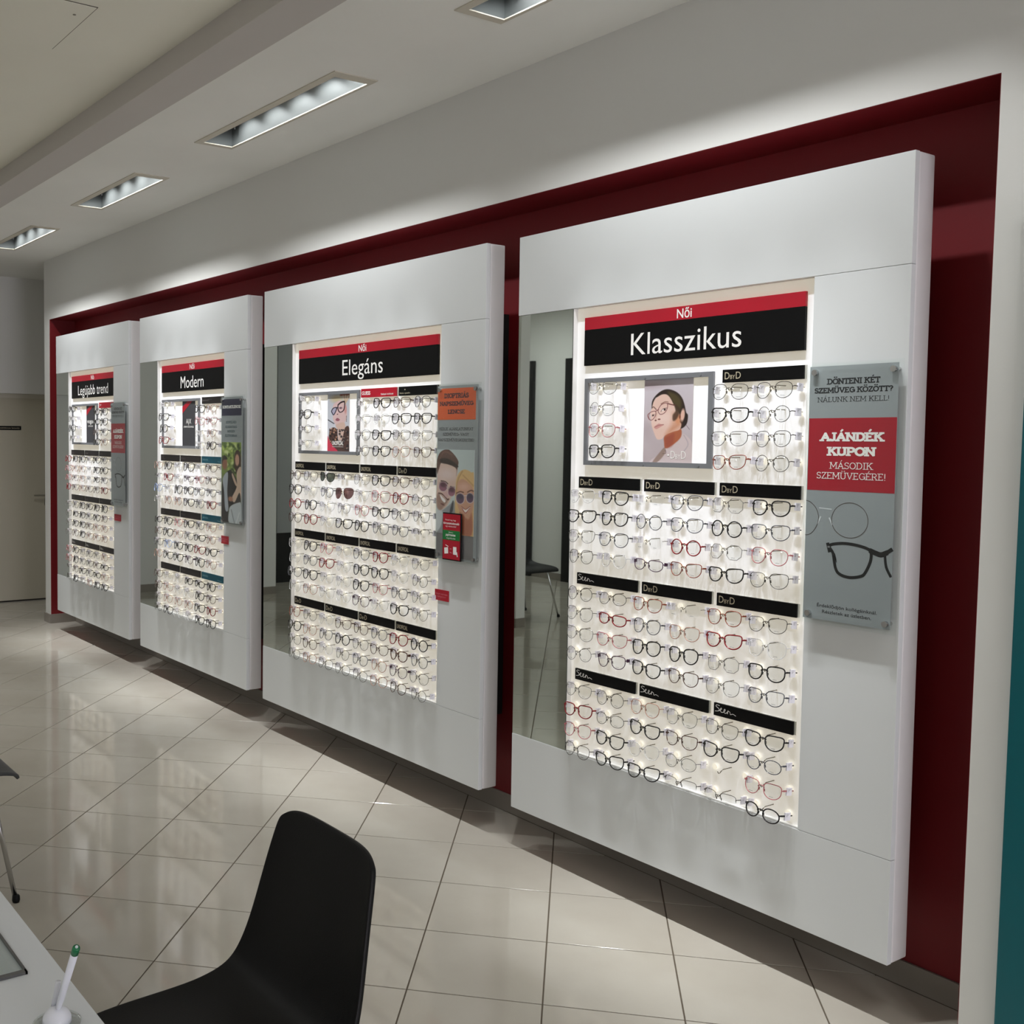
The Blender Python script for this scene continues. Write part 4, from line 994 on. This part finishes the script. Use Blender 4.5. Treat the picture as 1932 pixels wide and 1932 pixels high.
        pc = pic_couple().build('picture', -.276, -.029, 1.200, 1.548, -.0226, pb); pc.matrix_local = PP; pc['label'] = 'print of two smiling people in sunglasses'
        ppart(MB().box(-.272, -.031, -.0218, -.0212, 1.103, 1.199), 'grey_block', mat('grey_print', (120, 116, 118), .45))
        M_navy = mat('navy_ink', (52, 22, 46), .5)
        pt([(M_navy, 's', 'DIOPTRIÁS', -.231, -.072, 1.7595, .020, .21), (M_navy, 's', 'NAPSZEMŰVEG', -.260, -.042, 1.7285, .0175, .21), (M_navy, 's', 'LENCSE', -.206, -.095, 1.695, .0175, .21),
            (M_ptext, 's', 'KÉRJE AJÁNLATUNKAT', -.263, -.040, 1.627, .012, .12), (M_ptext, 's', 'SZEMÜVEG- VAGY', -.238, -.068, 1.605, .012, .12), (M_ptext, 's', 'NAPSZEMÜVEGKERETBE!', -.271, -.034, 1.5825, .0112, .12)])
    else:
        ppart(MB().box(-.270, -.028, -.0218, -.0212, 1.706, 1.799), 'navy_block', mat('navy_print', (34, 34, 66), .45))
        pc = pic_park().build('picture', -.268, -.026, 1.10, 1.556, -.0226, pb); pc.matrix_local = PP; pc['label'] = 'print of a couple sitting under trees'
        M_slate = mat('slate_ink', (60, 84, 90), .5)
        pt([(M_ink, 's', 'KONTAKTLENCSE', -.262, -.036, 1.747, .016, .2), (M_slate, 's', 'KÉNYELMES', -.218, -.090, 1.662, .013, .16), (M_slate, 's', 'SZABADSÁG', -.226, -.082, 1.636, .013, .16), (M_slate, 's', 'MINDEN', -.200, -.108, 1.611, .013, .16), (M_slate, 's', 'ÉLETKORBAN', -.228, -.080, 1.586, .013, .16)])
    if ci < 3:
        zr = {2: .910, 1: .969, 0: .981}[ci]; xr0 = {2: -.302, 1: -.313, 0: -.268}[ci]; xr1 = {2: -.208, 1: -.221, 0: -.145}[ci]
        q = thing('red_sticker', 'small red sticker below the poster board on %s' % nm, 'sticker', Mc @ Matrix.Translation((xr0, 0, zr)), 'small red stickers under the posters')
        MB().box(0, xr1-xr0, -.0030, -.0006, 0, .046).build('sticker_card', M_redpl, q)
        mb = MB(); ww = xr1-xr0; put_text(mb, 'Kérjen segítséget', ww*.08, ww*.92, .026, .0055, -.0034, .01); put_text(mb, 'kollégáinktól!', ww*.2, ww*.8, .014, .0055, -.0034, .01)
        link('lettering', mb.mesh('lettering', mat('pink_ink', (214, 120, 130), .5)), q)
    if ci == 2:
        q = thing('phone_shaped_card', 'red and green phone-shaped card stuck on the sunglasses poster', 'sign', Mc @ Matrix.Translation((-.156, 0, 1.19)))
        MB().box(-.061, .061, -.0330, -.0272, -.098, .098).build('black_border', M_black, q, bevel=.0025)
        MB().box(-.056, .056, -.0342, -.0331, -.093, .093).build('red_face', M_redpl, q)
        MB().box(-.056, .056, -.0347, -.0343, -.014, .026).build('green_band', mat('green_print', (20, 120, 54), .45), q)
        mb = MB(); y = -.0352
        put_text(mb, 'Mutasd meg, hogy', -.040, .030, .066, .006, y); put_text(mb, 'környezettudatosabb', -.052, .052, .051, .009, y, .02); put_text(mb, 'vagy vásárlásoddal!', -.040, .032, .040, .006, y)
        put_text(mb, 'Válaszd a', -.018, .012, .015, .006, y); put_text(mb, 'papírmentes', -.036, .028, .003, .010, y, .02); put_text(mb, 'megoldásokat', -.032, .028, -.009, .006, y)
        mb.prism([(-.045, -.048), (-.020, -.044), (-.018, -.070), (-.043, -.073)], y-.0001, y); stroke(mb, [(-.036, -.036), (-.018, -.041)], .003, y)
        mb.prism([(.014, -.040), (.036, -.040), (.036, -.072), (.014, -.072)], y-.0001, y); stroke(mb, [(.038, -.062), (.042, -.078)], .006, y)
        stroke(mb, [(-.008, -.050), (.004, -.050)], .001, y); stroke(mb, [(-.008, -.064), (.006, -.067)], .001, y)
        link('lettering', mb.mesh('lettering', M_ink), q)
# the remaining glasses of the farthest cabinet: one object
if STUFF:
    mb = MB(); mats_ = [M_lens, M_tag]; idx = {}
    for k, sh, Mx in STUFF:
        m_, th, wt, _ = KIND[k]; pr = proto(sh, th, wt)
        if m_.name not in idx: idx[m_.name] = len(mats_); mats_.append(m_)
        for key in ('frame', 'lensl', 'lensr', 'templel', 'templer', 'tagl', 'tagr'):
            me = pr[key]; mb.cur = 0 if key[:4] == 'lens' else 1 if key[:3] == 'tag' else idx[m_.name]; mb.smooth = key in ('frame', 'lensl', 'lensr')
            mb.add([Mx @ v_.co for v_ in me.vertices], [tuple(p_.vertices) for p_ in me.polygons])
    me = mb.mesh('eyeglasses_rows', mats_); o = link('eyeglasses_rows', me)
    tag(o, 'rows of further eyeglasses on the left columns of the Legújabb trend display', 'eyeglasses', kind='stuff')

# ------------------------------------------------------------------ CHAIRS, TABLE, PEN
M_leather = mat('black_leather', (8, 8, 9), .5, spec=.25, bump=(350, .12))
M_leatherG = mat('dark_grey_leather', (58, 60, 62), .5, bump=(350, .1))
def make_chair(loc, rot, label, lm):
    """local: faces +y, origin on the floor under the seat centre"""
    t = empty('shell_chair', loc); t.rotation_euler = (0, 0, rot); tag(t, label, 'chair', 'black shell chairs')
    # profile (y,z,half width, edge lift)
    prof = [(.245, .418, .205, .000), (.235, .437, .216, .002), (.19, .447, .224, .006), (.11, .447, .230, .012), (.02, .441, .233, .018), (-.07, .438, .233, .024), (-.135, .448, .231, .030),
            (-.172, .475, .227, .030), (-.190, .515, .221, .026), (-.203, .565, .213, .022), (-.216, .63, .203, .020), (-.230, .70, .193, .019), (-.243, .765, .184, .018), (-.2515, .806, .177, .018), (-.256, .823, .164, .018)]
    nu = 15; mb = MB(); mb.smooth = True; n = len(prof)
    P3 = [Vector((0, p[0], p[1])) for p in prof]
    grid = []
    for i, (y, z, hw, lf) in enumerate(prof):
        tt = (P3[min(i+1, n-1)]-P3[max(i-1, 0)]).normalized(); nrm = Vector((0, tt.z, -tt.y)); nrm = -nrm if nrm.z < 0 and i < 7 else nrm
        if i >= 7 and nrm.y < 0: nrm = -nrm
        row = []
        for j in range(nu):
            s = -1+2*j/(nu-1)
            # rounded top corners
            xx = hw*math.sin(s*PI/2*.97)/math.sin(PI/2*.97) if abs(s) > 0 else 0
            xx = hw*(.55*s+.45*math.copysign(1-(1-abs(s))**1.6, s))
            dz = 0
            if i >= n-3: dz = -.022*(abs(s)**5)*(i-(n-4))/3*1.0
            row.append(Vector((xx, y, z+dz))+nrm*lf*abs(s)**2.6)
        grid.append(row)
    th = .013; vs = []; fs = []
    for layer in (0, 1):
        for i in range(n):
            tt = (P3[min(i+1, n-1)]-P3[max(i-1, 0)]).normalized(); nrm = Vector((0, tt.z, -tt.y)); nrm = -nrm if (nrm.z < 0 and i < 7) or (i >= 7 and nrm.y < 0) else nrm
            for j in range(nu): vs.append(grid[i][j]-nrm*th*layer)
    N = n*nu
    for i in range(n-1):
        for j in range(nu-1):
            a = i*nu+j; fs.append((a, a+1, a+nu+1, a+nu)); fs.append((N+a, N+a+nu, N+a+nu+1, N+a+1))
    for i in range(n-1):
        for j in (0, nu-1): a = i*nu+j; fs.append((a, a+nu, N+a+nu, N+a))
    for j in range(nu-1):
        for i in (0, n-1): a = i*nu+j; fs.append((a, a+1, N+a+1, N+a))
    mb.add(vs, fs); sh = mb.build('seat_shell', lm, t, smooth=True)
    bv = sh.modifiers.new('bevel', 'BEVEL'); bv.width = .004; bv.segments = 2; bv.angle_limit = math.radians(50)
    ss = sh.modifiers.new('subsurf', 'SUBSURF'); ss.levels = 1; ss.render_levels = 2
    # stitched seam along the border
    fr = MB(); fr.smooth = True
    fr.tube([(-.13, .15, .428), (-.13, -.13, .426), (-.06, -.16, .426), (.06, -.16, .426), (.13, -.13, .426), (.13, .15, .428), (.06, .17, .428), (-.06, .17, .428)], .009, 8, closed=True)
    fr.build('under_frame', M_chrome, t, smooth=True)
    for sx in (-1, 1):
        for sy in (-1, 1):
            l = MB(); l.smooth = True
            l.tube([(sx*.13, sy*.13, .424), (sx*.152, sy*.155, .405), (sx*.236, sy*.216, .016)], .0085, 10)
            lo = l.build('leg', M_chrome, t, smooth=True)
            f = MB(); f.lathe([(.009, .026), (.0125, .022), (.0135, .008), (.011, .0)], 14, (sx*.238, sy*.218, 0)); f.build('foot_cap', M_black, lo, smooth=True)
    return t
make_chair((-.19, -1.935, 0), PI, 'black leather shell chair in the foreground, back towards the cabinets', M_leather)
make_chair((-2.292, -1.99, 0), 0, 'dark shell chair with chrome legs, cut off by the left edge', M_leatherG)
make_chair((-5.67, -3.78, 0), -PI/2, 'dark shell chair seen reflected in the mirror of the nearest cabinet', M_leather)

t = empty('table', (-.55, -2.72, 0)); tag(t, 'white laminate table at the lower left corner, nearest the camera', 'table')
q = MB(); q.box(-.95, .98, -.457, .457, .712, .740); q.build('tabletop', mat('table_white', (222, 226, 230), .38), t, bevel=.003)
for sx in (-.88, .90):
    for sy in (-.40, .38):
        q = MB(); q.cyl((sx, sy, .711), (sx, sy, 0), .022, n=16); q.build('leg', M_chrome, t)
# glass writing pad
q = empty('writing_pad', (-.35, -2.43, .7402)); tag(q, 'clear glass pad with dark edge lying on the white table', 'pad')
MB().box(-.30, .262, -.20, .112, 0, .004).build('glass_sheet', glassmat('pad_glass', (.96, .985, .98), .05, fr=.3), q)
e = MB(); e.box(.255, .265, -.20, .115, .0, .0045); e.box(-.30, .265, .112, .1155, .0, .0045); e.build('dark_edge', mat('pad_edge', (92, 92, 92), .4), q)
# pen holder and pen
M_pen = mat('white_plastic', (222, 224, 232), .3); M_green = mat('green_plastic', (6, 110, 66), .35)
hx_, hy_ = .083, -2.322
q = empty('pen_holder', (hx_, hy_, .7402)); tag(q, 'white domed pen holder with clear round base on the table edge', 'pen holder')
MB().lathe([(.034, 0), (.035, .002), (.034, .003)], 32).build('clear_base', glassmat('clear_base', (.95, .97, .97), .08), q, smooth=False)
MB().lathe([(.021, .0031), (.0205, .010), (.016, .019), (.009, .024), (.003, .0255)], 24).build('dome', M_pen, q, smooth=True)
sk = MB(); sk.smooth = True; sk.tube([(-.010, -.002, .020), (-.0035, .0, .040), (.004, .001, .064)], .0042, 10); sk.build('pen_socket', M_pen, q, smooth=True)
base = Vector((hx_+.003, hy_, .7615)); top = Vector((.158, -2.318, .884))
ax = (top-base); Lp = ax.length; ax.normalize()
pen = empty('pen', base); pen.rotation_mode = 'QUATERNION'; pen.rotation_quaternion = ax.to_track_quat('Z', 'Y'); tag(pen, 'white ballpoint pen with green end, standing slanted in the pen holder', 'pen')
MB().lathe([(.0022, 0), (.0040, .006), (.0052, .03), (.0054, Lp-.014)], 16).build('barrel', M_pen, pen, smooth=True)
MB().lathe([(.0055, Lp-.014), (.0056, Lp-.002), (.0048, Lp)], 16).build('green_end', M_green, pen, smooth=True)
MB().lathe([(.0022, Lp), (.0020, Lp+.0015)], 10).build('button', M_pen, pen)
